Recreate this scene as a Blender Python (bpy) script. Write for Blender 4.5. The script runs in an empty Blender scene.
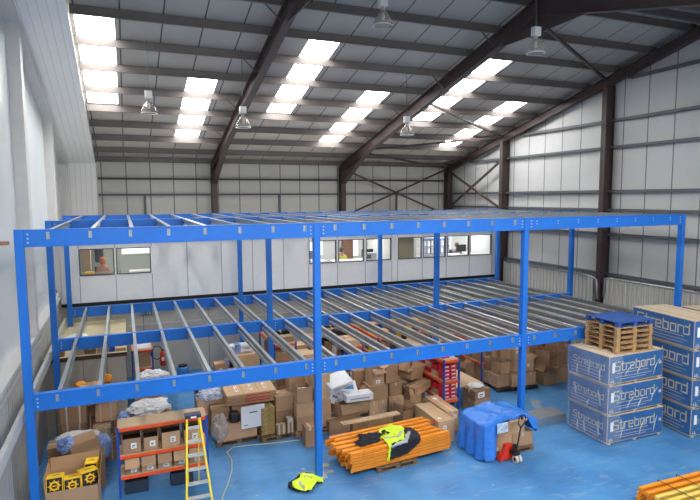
import bpy, bmesh, math, random
from mathutils import Vector, Matrix, noise
random.seed(7)
S = bpy.context.scene
COL = S.collection
PI = math.pi
# ------------------------------------------------------------------ materials
def lin(c):
    return tuple((v/255/12.92 if v/255 <= .04045 else ((v/255+.055)/1.055)**2.4) for v in c)+(1,)
MATS = {}
def mat(name, rgb, rough=.6, metal=0., var=.0, nscale=6., bump=0., bscale=40., rnd=0., rgb2=None, spec=.5):
    if name in MATS: return MATS[name]
    m = bpy.data.materials.new(name); m.use_nodes = True; nt = m.node_tree; N = nt.nodes; L = nt.links
    b = N['Principled BSDF']; b.inputs['Roughness'].default_value = rough; b.inputs['Metallic'].default_value = metal
    b.inputs['Specular IOR Level'].default_value = spec
    c = lin(rgb); b.inputs['Base Color'].default_value = c
    src = None
    if var or rgb2:
        tc = N.new('ShaderNodeTexCoord'); nz = N.new('ShaderNodeTexNoise'); nz.inputs['Scale'].default_value = nscale
        nz.inputs['Detail'].default_value = 5
        L.new(tc.outputs['Object'], nz.inputs['Vector'])
        cr = N.new('ShaderNodeValToRGB'); cr.color_ramp.elements[0].position = .3; cr.color_ramp.elements[1].position = .7
        if rgb2: c2 = lin(rgb2)
        else: c2 = tuple(min(1, x*(1+var)) for x in c[:3])+(1,); c = tuple(x*(1-var) for x in c[:3])+(1,)
        cr.color_ramp.elements[0].color = c; cr.color_ramp.elements[1].color = c2
        L.new(nz.outputs['Fac'], cr.inputs['Fac']); src = cr.outputs['Color']
    if rnd:
        oi = N.new('ShaderNodeObjectInfo'); hs = N.new('ShaderNodeHueSaturation')
        mp = N.new('ShaderNodeMapRange'); mp.inputs['To Min'].default_value = 1-rnd; mp.inputs['To Max'].default_value = 1+rnd
        L.new(oi.outputs['Random'], mp.inputs['Value']); L.new(mp.outputs['Result'], hs.inputs['Value'])
        if src: L.new(src, hs.inputs['Color'])
        else: hs.inputs['Color'].default_value = c
        src = hs.outputs['Color']
    if src: L.new(src, b.inputs['Base Color'])
    if bump:
        tc2 = N.new('ShaderNodeTexCoord'); n2 = N.new('ShaderNodeTexNoise'); n2.inputs['Scale'].default_value = bscale
        bp = N.new('ShaderNodeBump'); bp.inputs['Strength'].default_value = bump; bp.inputs['Distance'].default_value = .02
        L.new(tc2.outputs['Object'], n2.inputs['Vector']); L.new(n2.outputs['Fac'], bp.inputs['Height']); L.new(bp.outputs['Normal'], b.inputs['Normal'])
    MATS[name] = m; return m
def emit(name, rgb, s):
    m = bpy.data.materials.new(name); m.use_nodes = True; nt = m.node_tree
    nt.nodes.clear(); e = nt.nodes.new('ShaderNodeEmission'); o = nt.nodes.new('ShaderNodeOutputMaterial')
    e.inputs['Color'].default_value = lin(rgb); e.inputs['Strength'].default_value = s
    nt.links.new(e.outputs[0], o.inputs[0]); MATS[name] = m; return m
def panelled(name, rgb, axis, pitch, wid=.03, seam=(70, 70, 70), rough=.55, metal=.0, var=.06, ribs=0, offset=0., rib_depth=.02):
    """sheeting with seams every pitch metres along one object axis, optionally fluted by bump"""
    m = bpy.data.materials.new(name); m.use_nodes = True; nt = m.node_tree; N = nt.nodes; L = nt.links
    b = N['Principled BSDF']; b.inputs['Roughness'].default_value = rough; b.inputs['Metallic'].default_value = metal
    tc = N.new('ShaderNodeTexCoord'); sp = N.new('ShaderNodeSeparateXYZ'); L.new(tc.outputs['Object'], sp.inputs[0])
    def mth(op, a, v=None):
        n = N.new('ShaderNodeMath'); n.operation = op
        L.new(a, n.inputs[0])
        if v is not None: n.inputs[1].default_value = v
        return n.outputs[0]
    ax = sp.outputs[axis]
    fr = mth('FRACT', mth('DIVIDE', mth('ADD', ax, offset+100*pitch), pitch))
    line = mth('LESS_THAN', fr, wid/pitch)
    nz = N.new('ShaderNodeTexNoise'); nz.inputs['Scale'].default_value = .5; nz.inputs['Detail'].default_value = 6
    L.new(tc.outputs['Object'], nz.inputs['Vector'])
    cr = N.new('ShaderNodeValToRGB'); c = lin(rgb)
    cr.color_ramp.elements[0].position = .3; cr.color_ramp.elements[1].position = .7
    cr.color_ramp.elements[0].color = tuple(x*(1-var) for x in c[:3])+(1,); cr.color_ramp.elements[1].color = tuple(min(1, x*(1+var)) for x in c[:3])+(1,)
    L.new(nz.outputs['Fac'], cr.inputs['Fac'])
    mx = N.new('ShaderNodeMix'); mx.data_type = 'RGBA'; L.new(line, mx.inputs['Factor']); L.new(cr.outputs['Color'], mx.inputs[6]); mx.inputs[7].default_value = lin(seam)
    L.new(mx.outputs[2], b.inputs['Base Color'])
    if ribs:
        s = mth('SINE', mth('MULTIPLY', ax, 2*PI/ribs))
        bp = N.new('ShaderNodeBump'); bp.inputs['Strength'].default_value = 1; bp.inputs['Distance'].default_value = rib_depth
        L.new(s, bp.inputs['Height']); L.new(bp.outputs['Normal'], b.inputs['Normal'])
    MATS[name] = m; return m

CARD = mat('cardboard', (178, 144, 112), .85, rnd=.22, var=.06, nscale=3)
CARD2 = mat('cardboard_dark', (152, 120, 92), .85, rnd=.2, var=.06, nscale=3)
CARD3 = mat('cardboard_light', (200, 168, 132), .85, rnd=.12, var=.05, nscale=3)
TAPE = mat('parcel_tape', (208, 186, 150), .3)
TAPEC = mat('clear_tape', (190, 182, 170), .2)
PAPER = mat('paper_label', (232, 232, 232), .7)
INK = mat('ink', (40, 40, 44), .7)
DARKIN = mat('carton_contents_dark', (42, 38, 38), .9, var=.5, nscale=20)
BLUE = mat('blue_paint', (26, 110, 204), .42, var=.05, nscale=2)
BLUEP = mat('rack_blue', (28, 74, 170), .4)
ORANGE = mat('rack_orange', (240, 84, 30), .45)
GALV = mat('galvanised_steel', (176, 182, 184), .34, .75, var=.12, nscale=4)
GALVL = mat('galvanised_light', (196, 200, 200), .4, .2, var=.08)
BROWN = mat('brown_steel_paint', (66, 52, 52), .5, var=.08, nscale=3)
PURL = mat('purlin_steel', (104, 98, 95), .5, .1, var=.08, nscale=2)
RAIL = mat('rail_steel', (88, 92, 98), .5, .2)
WOOD = mat('pallet_wood', (188, 152, 106), .8, rgb2=(150, 116, 78), nscale=5, rnd=.1)
WOODD = mat('old_pallet_wood', (128, 104, 78), .85, rgb2=(98, 80, 60), nscale=5)
CHIP = mat('chipboard', (196, 170, 138), .8, var=.07, nscale=25)
WHITE = mat('white_card', (226, 226, 230), .6)
BLACK = mat('black_plastic', (28, 28, 30), .5)
DARK = mat('dark_cloth', (26, 28, 40), .9, bump=.5)
HIVIS = mat('hi_vis_yellow', (212, 238, 50), .7, bump=.4, bscale=20)
REFL = mat('reflective_tape', (176, 180, 184), .3, .3)
RED = mat('red_paint', (214, 52, 30), .4)
REDBOX = mat('red_box', (206, 36, 56), .55, rnd=.12)
YEL = mat('yellow_box', (246, 200, 20), .5)
YELF = mat('yellow_fibreglass', (240, 214, 30), .4)
BEAMO = mat('beam_orange', (228, 142, 34), .45, var=.1, nscale=5, rnd=.06)
BEAMY = mat('beam_yellow_pale', (214, 190, 92), .5, var=.1, nscale=5)
TARP = mat('blue_tarpaulin', (52, 122, 214), .38, bump=.6, bscale=7, var=.14, nscale=5)
PANW = mat('office_panel_white', (234, 234, 233), .4, var=.02)
SKIN = mat('skin', (206, 156, 130), .6)
def clear_mat(name, rgb, fac, rough, bump=.0, bscale=10, dist=.03):
    m = bpy.data.materials.new(name); m.use_nodes = True; nt = m.node_tree; N = nt.nodes; L = nt.links
    N.clear(); o = N.new('ShaderNodeOutputMaterial'); t = N.new('ShaderNodeBsdfTransparent'); g = N.new('ShaderNodeBsdfPrincipled'); mx = N.new('ShaderNodeMixShader')
    g.inputs['Base Color'].default_value = lin(rgb); g.inputs['Roughness'].default_value = rough; mx.inputs[0].default_value = fac
    L.new(t.outputs[0], mx.inputs[1]); L.new(g.outputs[0], mx.inputs[2]); L.new(mx.outputs[0], o.inputs[0])
    if bump:
        tc = N.new('ShaderNodeTexCoord'); n2 = N.new('ShaderNodeTexNoise'); n2.inputs['Scale'].default_value = bscale; n2.inputs['Distortion'].default_value = 1.5
        bp = N.new('ShaderNodeBump'); bp.inputs['Strength'].default_value = bump; bp.inputs['Distance'].default_value = dist
        L.new(tc.outputs['Object'], n2.inputs['Vector']); L.new(n2.outputs['Fac'], bp.inputs['Height']); L.new(bp.outputs['Normal'], g.inputs['Normal'])
    MATS[name] = m; return m
FOLD_HIGHLIGHT = clear_mat('bunched_film_highlight', (236, 240, 244), .42, .15, .3, 6)  # whitish film for bunched folds and for painted streak highlights
FILM = clear_mat('clear_plastic_film', (225, 230, 235), .15, .14, .5, 3.5, .05)
FILMW = clear_mat('cloudy_plastic', (238, 238, 240), .75, .3, .5, 9)
GLASS = clear_mat('window_glass', (200, 210, 214), .06, .05)
SHADE = clear_mat('prismatic_shade', (150, 142, 134), .55, .12)

# ------------------------------------------------------------------ mesh helpers
class MB:
    def __init__(s): s.v = []; s.f = []; s.smooth = False
    def box(s, x0, x1, y0, y1, z0, z1, M=None):
        n = len(s.v)
        P = [Vector((x, y, z)) for z in (z0, z1) for y in (y0, y1) for x in (x0, x1)]
        if M is not None: P = [M @ p for p in P]
        s.v += [tuple(p) for p in P]
        s.f += [tuple(n+i for i in q) for q in ((0, 2, 3, 1), (4, 5, 7, 6), (0, 1, 5, 4), (2, 6, 7, 3), (0, 4, 6, 2), (1, 3, 7, 5))]
        return s
    def bar(s, a, b, w, h=None, up=(0, 0, 1)):
        a = Vector(a); b = Vector(b); h = h or w; d = (b-a); l = d.length; d.normalize()
        r = d.cross(Vector(up))
        if r.length < 1e-4: r = d.cross(Vector((0, 1, 0)))
        r.normalize(); u = r.cross(d)
        M = Matrix(((r.x, d.x, u.x, a.x), (r.y, d.y, u.y, a.y), (r.z, d.z, u.z, a.z), (0, 0, 0, 1)))
        return s.box(-w/2, w/2, 0, l, -h/2, h/2, M)
    def tube(s, pts, r, n=8, cap=True):
        pts = [Vector(p) for p in pts]; base = len(s.v)
        for i, p in enumerate(pts):
            d = (pts[min(i+1, len(pts)-1)]-pts[max(i-1, 0)]).normalized()
            a = d.cross(Vector((0, 0, 1)));
            if a.length < .05: a = d.cross(Vector((1, 0, 0)))
            a.normalize(); b = d.cross(a); rr = r[i] if isinstance(r, (list, tuple)) else r
            for k in range(n):
                t = 2*PI*k/n; s.v.append(tuple(p+a*math.cos(t)*rr+b*math.sin(t)*rr))
        for i in range(len(pts)-1):
            for k in range(n):
                k2 = (k+1) % n; s.f.append((base+i*n+k, base+i*n+k2, base+(i+1)*n+k2, base+(i+1)*n+k))
        if cap:
            s.f.append(tuple(base+k for k in reversed(range(n)))); s.f.append(tuple(base+(len(pts)-1)*n+k for k in range(n)))
        return s
    def lathe(s, prof, c=(0, 0, 0), n=20):
        base = len(s.v)
        for r, z in prof:
            for k in range(n):
                t = 2*PI*k/n; s.v.append((c[0]+r*math.cos(t), c[1]+r*math.sin(t), c[2]+z))
        for i in range(len(prof)-1):
            for k in range(n):
                k2 = (k+1) % n; s.f.append((base+i*n+k, base+i*n+k2, base+(i+1)*n+k2, base+(i+1)*n+k))
        return s
    def prism(s, poly, h0, h1, plane='xz'):
        """polygon in a plane, extruded along the third axis from h0 to h1"""
        def P(a, b, h): return {'xz': (a, h, b), 'xy': (a, b, h), 'yz': (h, a, b)}[plane]
        n = len(s.v); k = len(poly)
        s.v += [P(a, b, h0) for a, b in poly]+[P(a, b, h1) for a, b in poly]
        s.f.append(tuple(n+i for i in range(k))); s.f.append(tuple(n+k+i for i in reversed(range(k))))
        for i in range(k):
            j = (i+1) % k; s.f.append((n+i, n+k+i, n+k+j, n+j))
        return s
    def ribbon(s, pts, t, y0, y1, x0=0, z0=0, sc=1):
        """flat stroke lettering in the xz plane"""
        for (a, b), (c, d) in zip(pts, pts[1:]):
            A = Vector((x0+a*sc, z0+b*sc)); B = Vector((x0+c*sc, z0+d*sc)); D = (B-A).normalized(); Nn = Vector((-D.y, D.x))*t*sc/2; E = D*t*sc/2
            q = [A-E-Nn, B+E-Nn, B+E+Nn, A-E+Nn]
            s.prism([(p.x, p.y) for p in q], y0, y1)
        return s
    def build(s, name, m, parent=None, bevel=0, smooth=False):
        me = bpy.data.meshes.new(name); me.from_pydata(s.v, [], s.f)
        bm = bmesh.new(); bm.from_mesh(me); bmesh.ops.recalc_face_normals(bm, faces=bm.faces); bm.to_mesh(me); bm.free()
        if smooth:
            for p in me.polygons: p.use_smooth = True
        me.materials.append(m)
        o = bpy.data.objects.new(name, me); COL.objects.link(o)
        if parent is not None: o.parent = parent
        if bevel:
            b = o.modifiers.new('bevel', 'BEVEL'); b.width = bevel; b.segments = 2; b.limit_method = 'ANGLE'
        return o
def tag(o, label, cat, group=None, kind=None):
    o['label'] = label; o['category'] = cat
    if group: o['group'] = group
    if kind: o['kind'] = kind
    return o
def thing(name, label, cat, loc=(0, 0, 0), rz=0, group=None, rx=0, ry=0):
    o = bpy.data.objects.new(name, None); COL.objects.link(o); o.location = loc; o.rotation_euler = (rx, ry, rz)
    o.empty_display_size = .1
    return tag(o, label, cat, group)
def struct(o, label=None):
    o['kind'] = 'structure'
    if label: o['label'] = label
    return o
def children(o): return [c for c in COL.objects if c.parent == o]
KIDS = {}
def copy_tree(o, parent=None):
    c = o.copy(); COL.objects.link(c)
    if parent is not None: c.parent = parent
    for ch in list(o.children): copy_tree(ch, c)
    return c

# ------------------------------------------------------------------ building shell
XL, XR, YB, YF = -.54, 19.0, 14.9, -16.5
RIDGE_Y, RIDGE_Z, SL = .1, 12.228, .247
def roofz(y): return RIDGE_Z-SL*abs(y-RIDGE_Y)
# floor
def floor_mat():
    m = bpy.data.materials.new('blue_floor_paint'); m.use_nodes = True; nt = m.node_tree; N = nt.nodes; L = nt.links; b = N['Principled BSDF']
    tc = N.new('ShaderNodeTexCoord')
    def nz(sc, det, dist=0, stretch=None):
        n = N.new('ShaderNodeTexNoise'); n.inputs['Scale'].default_value = sc; n.inputs['Detail'].default_value = det; n.inputs['Distortion'].default_value = dist
        if stretch:
            mp = N.new('ShaderNodeMapping'); mp.inputs['Scale'].default_value = stretch; mp.inputs['Rotation'].default_value = (0, 0, .5)
            L.new(tc.outputs['Object'], mp.inputs[0]); L.new(mp.outputs[0], n.inputs['Vector'])
        else: L.new(tc.outputs['Object'], n.inputs['Vector'])
        return n.outputs['Fac']
    def ramp(f, p0, p1, c0, c1):
        r = N.new('ShaderNodeValToRGB'); r.color_ramp.elements[0].position = p0; r.color_ramp.elements[1].position = p1
        r.color_ramp.elements[0].color = c0; r.color_ramp.elements[1].color = c1; L.new(f, r.inputs[0]); return r.outputs['Color']
    def mix(f, a, c):
        x = N.new('ShaderNodeMix'); x.data_type = 'RGBA'; L.new(f, x.inputs['Factor']); L.new(a, x.inputs[6]); x.inputs[7].default_value = c; return x.outputs[2]
    base = ramp(nz(.7, 8), .3, .7, lin((58, 114, 170)), lin((82, 146, 200)))
    scuff = ramp(nz(1.3, 10, 1.2, (1, 5, 1)), .56, .74, (0, 0, 0, 1), (.7, .7, .7, 1))
    c = mix(scuff, base, lin((132, 158, 178)))
    wear = ramp(nz(.9, 12, .6), .66, .76, (0, 0, 0, 1), (.75, .75, .75, 1))
    c = mix(wear, c, lin((168, 166, 160)))
    dirt = ramp(nz(3.1, 10, .5), .66, .76, (0, 0, 0, 1), (.4, .4, .4, 1))
    c = mix(dirt, c, lin((70, 84, 100)))
    L.new(c, b.inputs['Base Color'])
    rr = N.new('ShaderNodeMapRange'); rr.inputs['To Min'].default_value = .3; rr.inputs['To Max'].default_value = .55
    L.new(nz(2.5, 6), rr.inputs['Value']); L.new(rr.outputs[0], b.inputs['Roughness'])
    return m
struct(MB().box(XL-.2, XR+.2, YF, YB+.2, -.2, 0).build('floor', floor_mat()))
WALLM = panelled('wall_panels_grey', (180, 179, 174), 'X', 1.02, .05, (105, 105, 105), .5, .0, .05)
WALLY = panelled('wall_panels_grey_gable', (178, 179, 180), 'Y', 1.02, .045, (100, 102, 106), .45, .0, .05)
struct(MB().box(XL, XR, YB, YB+.15, 0, roofz(YB)+.02).build('wall_back', WALLM))
def gable(x0, x1, m, name):
    mb = MB(); mb.prism([(YF, 0), (YB, 0), (YB, roofz(YB)), (RIDGE_Y, RIDGE_Z), (YF, roofz(YF))], x0, x1, 'yz'); return struct(mb.build(name, m))
gable(XR, XR+.15, WALLY, 'wall_right')
gable(XL-.15, XL, mat('wall_left_pale', (206, 212, 216), .35, var=.05, nscale=.7), 'wall_left')
# roof sheeting with openings for rooflights
LIGHTS = [(.92, 1.86, 3.3, 9.1), (3.98, 4.92, 6.2, 12.05), (7.12, 8.08, 3.3, 9.1), (10.28, 11.24, 6.2, 12.05), (13.4, 14.42, 3.3, 9.1), (16.6, 17.6, 6.2, 12.05)]
NEAR = [(.92, 1.86, -11, -4.6), (3.98, 4.92, -13.5, -7), (7.12, 8.08, -11, -4.6), (10.28, 11.24, -13.5, -7), (13.4, 14.42, -11, -4.6), (16.6, 17.6, -13.5, -7)]
def slab(mb, x0, x1, y0, y1, t=.1, dz=0):
    n = len(mb.v)
    for z in (dz, dz+t):
        for y in (y0, y1):
            for x in (x0, x1): mb.v.append((x, y, roofz(y)+z))
    mb.f += [tuple(n+i for i in q) for q in ((0, 2, 3, 1), (4, 5, 7, 6), (0, 1, 5, 4), (2, 6, 7, 3), (0, 4, 6, 2), (1, 3, 7, 5))]
rm = MB()
for rects, ya, yb in ((LIGHTS, RIDGE_Y, YB+.15), (NEAR, YF, RIDGE_Y)):
    xs = XL-.15
    for (a, b, c, d) in rects:
        slab(rm, xs, a, ya, yb); slab(rm, a, b, ya, c); slab(rm, a, b, d, yb); xs = b
    slab(rm, xs, XR+.15, ya, yb)
struct(rm.build('ceiling', panelled('roof_liner', (176, 170, 162), 'X', 1.045, .04, (74, 72, 74), .55, .0, .06, offset=.12)))
SKY = emit('rooflight_daylight', (255, 253, 249), 19)
k = 0
for r in LIGHTS+NEAR:
    k += 1; mb = MB(); slab(mb, r[0], r[1], r[2], r[3], .03, .03); struct(mb.build('window_%d' % k, SKY))
# white ribbed liner strip on the left (roof strip and return on back wall)
WR = panelled('white_ribbed_liner', (234, 233, 232), 'X', .21, .014, (196, 196, 198), .4, 0, .03)
mb = MB(); slab(mb, XL+.02, .84, RIDGE_Y, YB-.02, .05, -.33)
mb.box(XL+.02, .86, YB-.12, YB-.02, 0, roofz(YB)-.3)
struct(mb.build('trim_1', WR), 'white ribbed liner strip along the roof edge by the left wall')
# left wall frames boxed in white
WB = mat('white_boxing', (204, 202, 200), .5, var=.03)
mb = MB()
for y in (3.6, 9.6, 14.55, -2.4, -8.4): mb.box(XL, -.26, y-.19, y+.19, 3.3 if y > 0 else 3.3, roofz(y)-.3)
for a, b in ((YF, RIDGE_Y), (RIDGE_Y, YB)):
    n = len(mb.v)
    for dz in (-.52, -.28):
        for y in (a, b):
            for x in (XL, -.24): mb.v.append((x, y, roofz(y)+dz))
    mb.f += [tuple(n+i for i in q) for q in ((0, 2, 3, 1), (4, 5, 7, 6), (0, 1, 5, 4), (2, 6, 7, 3), (0, 4, 6, 2), (1, 3, 7, 5))]
struct(mb.build('trim_2', WB), 'white boxed-in columns and rafter of the left wall')
mb = MB().box(XL, -.36, YF, YB, 0, 3.22)
struct(mb.build('trim_3', panelled('grey_dado_sheets', (172, 172, 170), 'Y', 3.0, .05, (120, 120, 120), .6, 0, .05, ribs=.2, rib_depth=.01)), 'grey ribbed lower lining of the left wall')
mb = MB().box(XL, -.27, YF, YB, 3.22, 3.3).box(-.36, -.33, YF, YB, 2.95, 3.0)
struct(mb.build('trim_4', mat('ledge_grey', (186, 186, 184), .5)), 'grey ledge on top of the left wall lining')
RD = panelled('right_dado_ribbed', (186, 184, 178), 'Y', .2, .03, (146, 144, 140), .55, 0, .04, ribs=.2, rib_depth=.015)
mb = MB()
for a, b in ((YF, 3.35), (3.9, 9.35), (9.85, 14.4)): mb.box(18.62, 18.7, a, b, 0, 3.62)
struct(mb.build('trim_5', RD), 'pale ribbed lining on the lower right wall')
t = thing('cable_conduit', 'grey pipe running along the top of the right wall lining', 'pipe', (18.6, 0, 0))
MB().tube([(0, -16, 3.66), (0, 3.2, 3.66), (0, 3.3, 3.6), (-.05, 3.3, 2.9)], .035).build('pipe', GALV, t, smooth=True)
MB().tube([(0, 14, 3.66), (0, 9.9, 3.66)], .035).build('pipe', GALV, t, smooth=True)
MB().tube([(0, 9.3, 3.66), (0, 4.3, 3.66), (-.25, 4.0, 3.7), (-.42, 3.6, 3.7), (-.42, 3.3, 3.6), (-.42, 3.25, 2.9)], .035).build('pipe', GALV, t, smooth=True)

# portal frames ------------------------------------------------------------
def isec(mb, a, b, d0, d1, fl=.2, tf=.02, tw=.02, axis='x'):
    """I-section member from a to b whose top flange lies on the line a-b, depth d0 at a and d1 at b (down), flanges wide along x (or y)"""
    a = Vector(a); b = Vector(b); w = Vector((fl/2, 0, 0)) if axis == 'x' else Vector((0, fl/2, 0)); v = w.normalized()*tw/2; Z = Vector((0, 0, 1))
    def hexa(P):
        n = len(mb.v); mb.v.extend([tuple(p) for p in P]); mb.f.extend([tuple(n+i for i in q) for q in ((0, 2, 3, 1), (4, 5, 7, 6), (0, 1, 5, 4), (2, 6, 7, 3), (0, 4, 6, 2), (1, 3, 7, 5))])
    def q(p, o, lo, hi): return [p-o+Z*lo, p+o+Z*lo], [p-o+Z*hi, p+o+Z*hi]
    for o, f0, f1 in ((w, (-tf, 0), (-tf, 0)), (w, (-d0, -d0+tf), (-d1, -d1+tf)), (v, (-d0+tf, -tf), (-d1+tf, -tf))):
        l0, h0 = q(a, o, *f0); l1, h1 = q(b, o, *f1)
        hexa([l0[0], l0[1], l1[0], l1[1], h0[0], h0[1], h1[0], h1[1]])
def icol(mb, x, y, z0, z1, fl=.25, d=.45, along='y', t=.02):
    if along == 'y':
        mb.box(x-fl/2, x+fl/2, y-d/2, y-d/2+t, z0, z1).box(x-fl/2, x+fl/2, y+d/2-t, y+d/2, z0, z1).box(x-t/2, x+t/2, y-d/2, y+d/2, z0, z1)
    else:
        mb.box(x-d/2, x-d/2+t, y-fl/2, y+fl/2, z0, z1).box(x+d/2-t, x+d/2, y-fl/2, y+fl/2, z0, z1).box(x-d/2, x+d/2, y-t/2, y+t/2, z0, z1)
PD = .24                                              # purlin depth below the sheeting
def portal(x, label, fl=.24, haunch=True):
    t = thing('portal_frame', label, 'steel frame', (x, 0, 0), 0, 'steel portal frames')
    mb = MB(); icol(mb, 0, YB-.35, 0, roofz(YB-.35)-PD-.1, fl, .45); mb.build('column', BROWN, t)
    mb = MB(); yk = YB-.15
    isec(mb, (0, RIDGE_Y, roofz(RIDGE_Y)-PD), (0, yk, roofz(yk)-PD), .46, .46, fl); mb.build('rafter', BROWN, t)
    mb = MB()
    isec(mb, (0, RIDGE_Y, roofz(RIDGE_Y)-PD), (0, YF+.1, roofz(YF+.1)-PD), .46, .46, fl); mb.build('rafter', BROWN, t)
    if haunch:
        mb = MB(); isec(mb, (0, 11.4, roofz(11.4)-PD-.44), (0, YB-.58, roofz(YB-.58)-PD-.44), .03, .62, fl*.95); mb.build('haunch', BROWN, t)
        mb = MB()
        for s in (1, -1): mb.prism([(s*.01+RIDGE_Y, roofz(RIDGE_Y)-PD-.47), (RIDGE_Y+s*1.7, roofz(RIDGE_Y+1.7)-PD-.45), (RIDGE_Y, roofz(RIDGE_Y)-PD-.9)], -.02, .02, 'yz')
        mb.box(-fl/2, fl/2, RIDGE_Y-.015, RIDGE_Y+.015, roofz(RIDGE_Y)-PD-.9, roofz(RIDGE_Y)-PD)
        mb.build('apex_haunch', BROWN, t)
        for y in (1.9, 4.72, 7.62, 10.5):
            MB().bar((-.02, y+.0, roofz(y)-PD-.44), (-.55, y, roofz(y)-.2), .06, .01).build('knee_brace', BROWN, t)
    return t
portal(5.9, 'dark brown steel portal frame rising over the left half of the mezzanine')
portal(12.4, 'dark brown steel portal frame over the middle of the hall, its apex at the top')
t = thing('portal_frame', 'dark brown steel gable frame against the right wall with three columns', 'steel frame', (18.75, 0, 0), 0, 'steel portal frames')
for y in (14.5, 9.6, 3.58, -2.4):
    mb = MB(); icol(mb, 0, y, 0, roofz(y)-PD-.3, .22, .42, 'x') if y < 14 else icol(mb, 0, y, 0, roofz(y)-PD-.1, .3, .4); mb.build('column', BROWN, t)
for ya, yb in ((RIDGE_Y, YB-.1), (RIDGE_Y, YF)):
    mb = MB(); isec(mb, (0, ya, roofz(ya)-PD), (0, yb, roofz(yb)-PD), .34, .34, .22); mb.build('rafter', BROWN, t)
# purlins
PY = [.45, 1.85, 3.25, 4.7, 6.15, 7.65, 9.15, 10.6, 12.05, 13.5, 14.75]
ordn = ['first', 'second', 'third', 'fourth', 'fifth', 'sixth', 'seventh', 'eighth', 'ninth', 'tenth', 'eleventh']
def zsec(mb, x0, x1, y, zt, d=PD, f=.07, t=.012):
    mb.box(x0, x1, y-t/2, y+t/2, zt-d, zt).box(x0, x1, y, y+f, zt-t, zt).box(x0, x1, y-f, y, zt-d, zt-d+t)
for i, y in enumerate(reversed(PY)):
    mb = MB(); zsec(mb, .86, XR, 0, 0)
    o = mb.build('roof_purlin', PURL); o.location = (0, y, roofz(y)-.012)
    tag(o, 'long grey-brown roof purlin, %s one up from the back wall eaves' % ordn[i], 'purlin', 'roof purlins')
for i, y in enumerate((-.3, -1.75, -3.2, -4.7)):
    mb = MB(); zsec(mb, XL+.1, XR, 0, 0); o = mb.build('roof_purlin', PURL); o.location = (0, y, roofz(y)-.012)
    tag(o, 'roof purlin beyond the ridge at the top right, %s past it' % ordn[i], 'purlin', 'roof purlins')
# sheeting rails
for i, z in enumerate((3.75, 5.28, 6.2, 6.9, 8.53, 9.52, 10.95)):
    yend = min(YB-.1, RIDGE_Y+(RIDGE_Z-.6-z)/SL)
    mb = MB(); mb.box(-.16, 0, YF+.1, yend, -.01, 0).box(-.16, -.15, YF+.1, yend, -.1, 0).box(-.012, 0, YF+.1, yend, -.1, .0)
    o = mb.build('sheeting_rail', RAIL); o.location = (XR-.01, 0, z+.05)
    tag(o, 'dark steel rail running level across the right wall, %s one up' % ordn[i], 'rail', 'rails on the right wall')
for i, z in enumerate((3.9, 5.6, 6.9, 7.62)):
    o = MB().box(.9, XR-.35, -.14, 0, -.012, 0).box(.9, XR-.35, -.14, -.13, -.09, 0).build('sheeting_rail', RAIL if z < 7 else BROWN); o.location = (0, YB-.01, z+.04)
    tag(o, ['rail low on the back wall behind the offices', 'rail on the back wall just above the offices', 'thin grey rail on the back wall, lower of the two in view', 'dark rail on the back wall, upper of the two in view'][i], 'rail', 'rails on the back wall')
# bracing
def simple_post(x, lb):
    o = MB().box(-.05, .05, -.1, 0, 0, 1.35).build('wall_strut', RAIL); o.location = (x, YB-.02, 5.5); tag(o, 'short upright strut below the lower rail of the back wall, %s one' % lb, 'strut', 'back wall struts')
def brace(a, b, label, w=.09, g='bracing'):
    mid = (Vector(a)+Vector(b))/2; o = MB().bar(Vector(a)-mid, Vector(b)-mid, w, .09).build('steel_brace', BROWN); o.location = mid
    return tag(o, label, 'brace', g)
for x, lb in ((2.82, 'left'), (9.13, 'middle')): simple_post(x, lb)
yb = YB-.42
brace((12.55, yb-.06, 8.12), (18.5, yb-.06, 5.75), 'brown diagonal brace on the back wall falling from left to right')
brace((12.55, yb+.04, 5.78), (18.5, yb+.04, 8.2), 'brown diagonal brace on the back wall rising from left to right')
brace((15.5, yb, 5.4), (15.5, yb, 6.9), 'short upright strut under the crossing of the back wall braces')
brace((18.55, 14.2, 8.15), (18.55, 9.8, 6.25), 'brown diagonal brace on the right wall falling towards the camera')
brace((18.66, 14.2, 6.15), (18.66, 9.8, 8.4), 'brown diagonal brace on the right wall rising towards the camera')
def rz(y): return roofz(y)-.36
for (xa, ya, xb, yb2), lb in zip(((12.55, 12.3, 18.6, 14.5), (12.55, 11.9, 18.6, 9.6), (12.55, 6.4, 18.6, 9.6), (12.55, .6, 18.6, 3.6)),
    ('roof brace from the back corner column up to the middle frame', 'roof brace from the middle frame to the far right wall column', 'roof brace from the far column on the right wall up towards the camera', 'roof brace near the ridge ending at the nearer column of the right wall')):
    brace((xa, ya, rz(ya)), (xb, yb2, rz(yb2)), lb, .08)

# lamps
def lamp(x, y, z, label):
    t = thing('high_bay_lamp', label, 'lamp', (x, y, z), 0, 'high bay lamps'); t.scale = (.74, .74, .8)
    MB().lathe([(.29, 0), (.3, .02), (.27, .12), (.22, .24), (.13, .36), (.07, .42)], n=24).build('shade', SHADE, t, smooth=True)
    MB().lathe([(.285, -.005), (.31, .0), (.31, .02), (.285, .025), (.285, -.005)], n=24).build('rim', GALVL, t, smooth=True)
    MB().lathe([(.0, .16), (.05, .18), (.06, .26), (.035, .36), (0, .38)], n=12).build('bulb', mat('bulb_white', (240, 240, 236), .3), t, smooth=True)
    MB().tube([(0, 0, .4), (0, 0, .52)], .06, 12).build('neck', mat('lamp_neck', (150, 146, 142), .4), t)
    MB().box(-.13, .13, -.1, .1, .52, .78).build('ballast_box', mat('lamp_box', (205, 203, 200), .45), t, .01)
    MB().tube([(0, 0, .78), (0, 0, (roofz(y)-z-.01)/.8)], .012, 6).build('cord', RAIL, t)
lamp(2.66, 4.6, 9.1, 'high bay lamp hanging at the left below the first rooflights')
lamp(5.3, 4.6, 8.82, 'high bay lamp hanging beside the left portal frame rafter')
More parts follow.
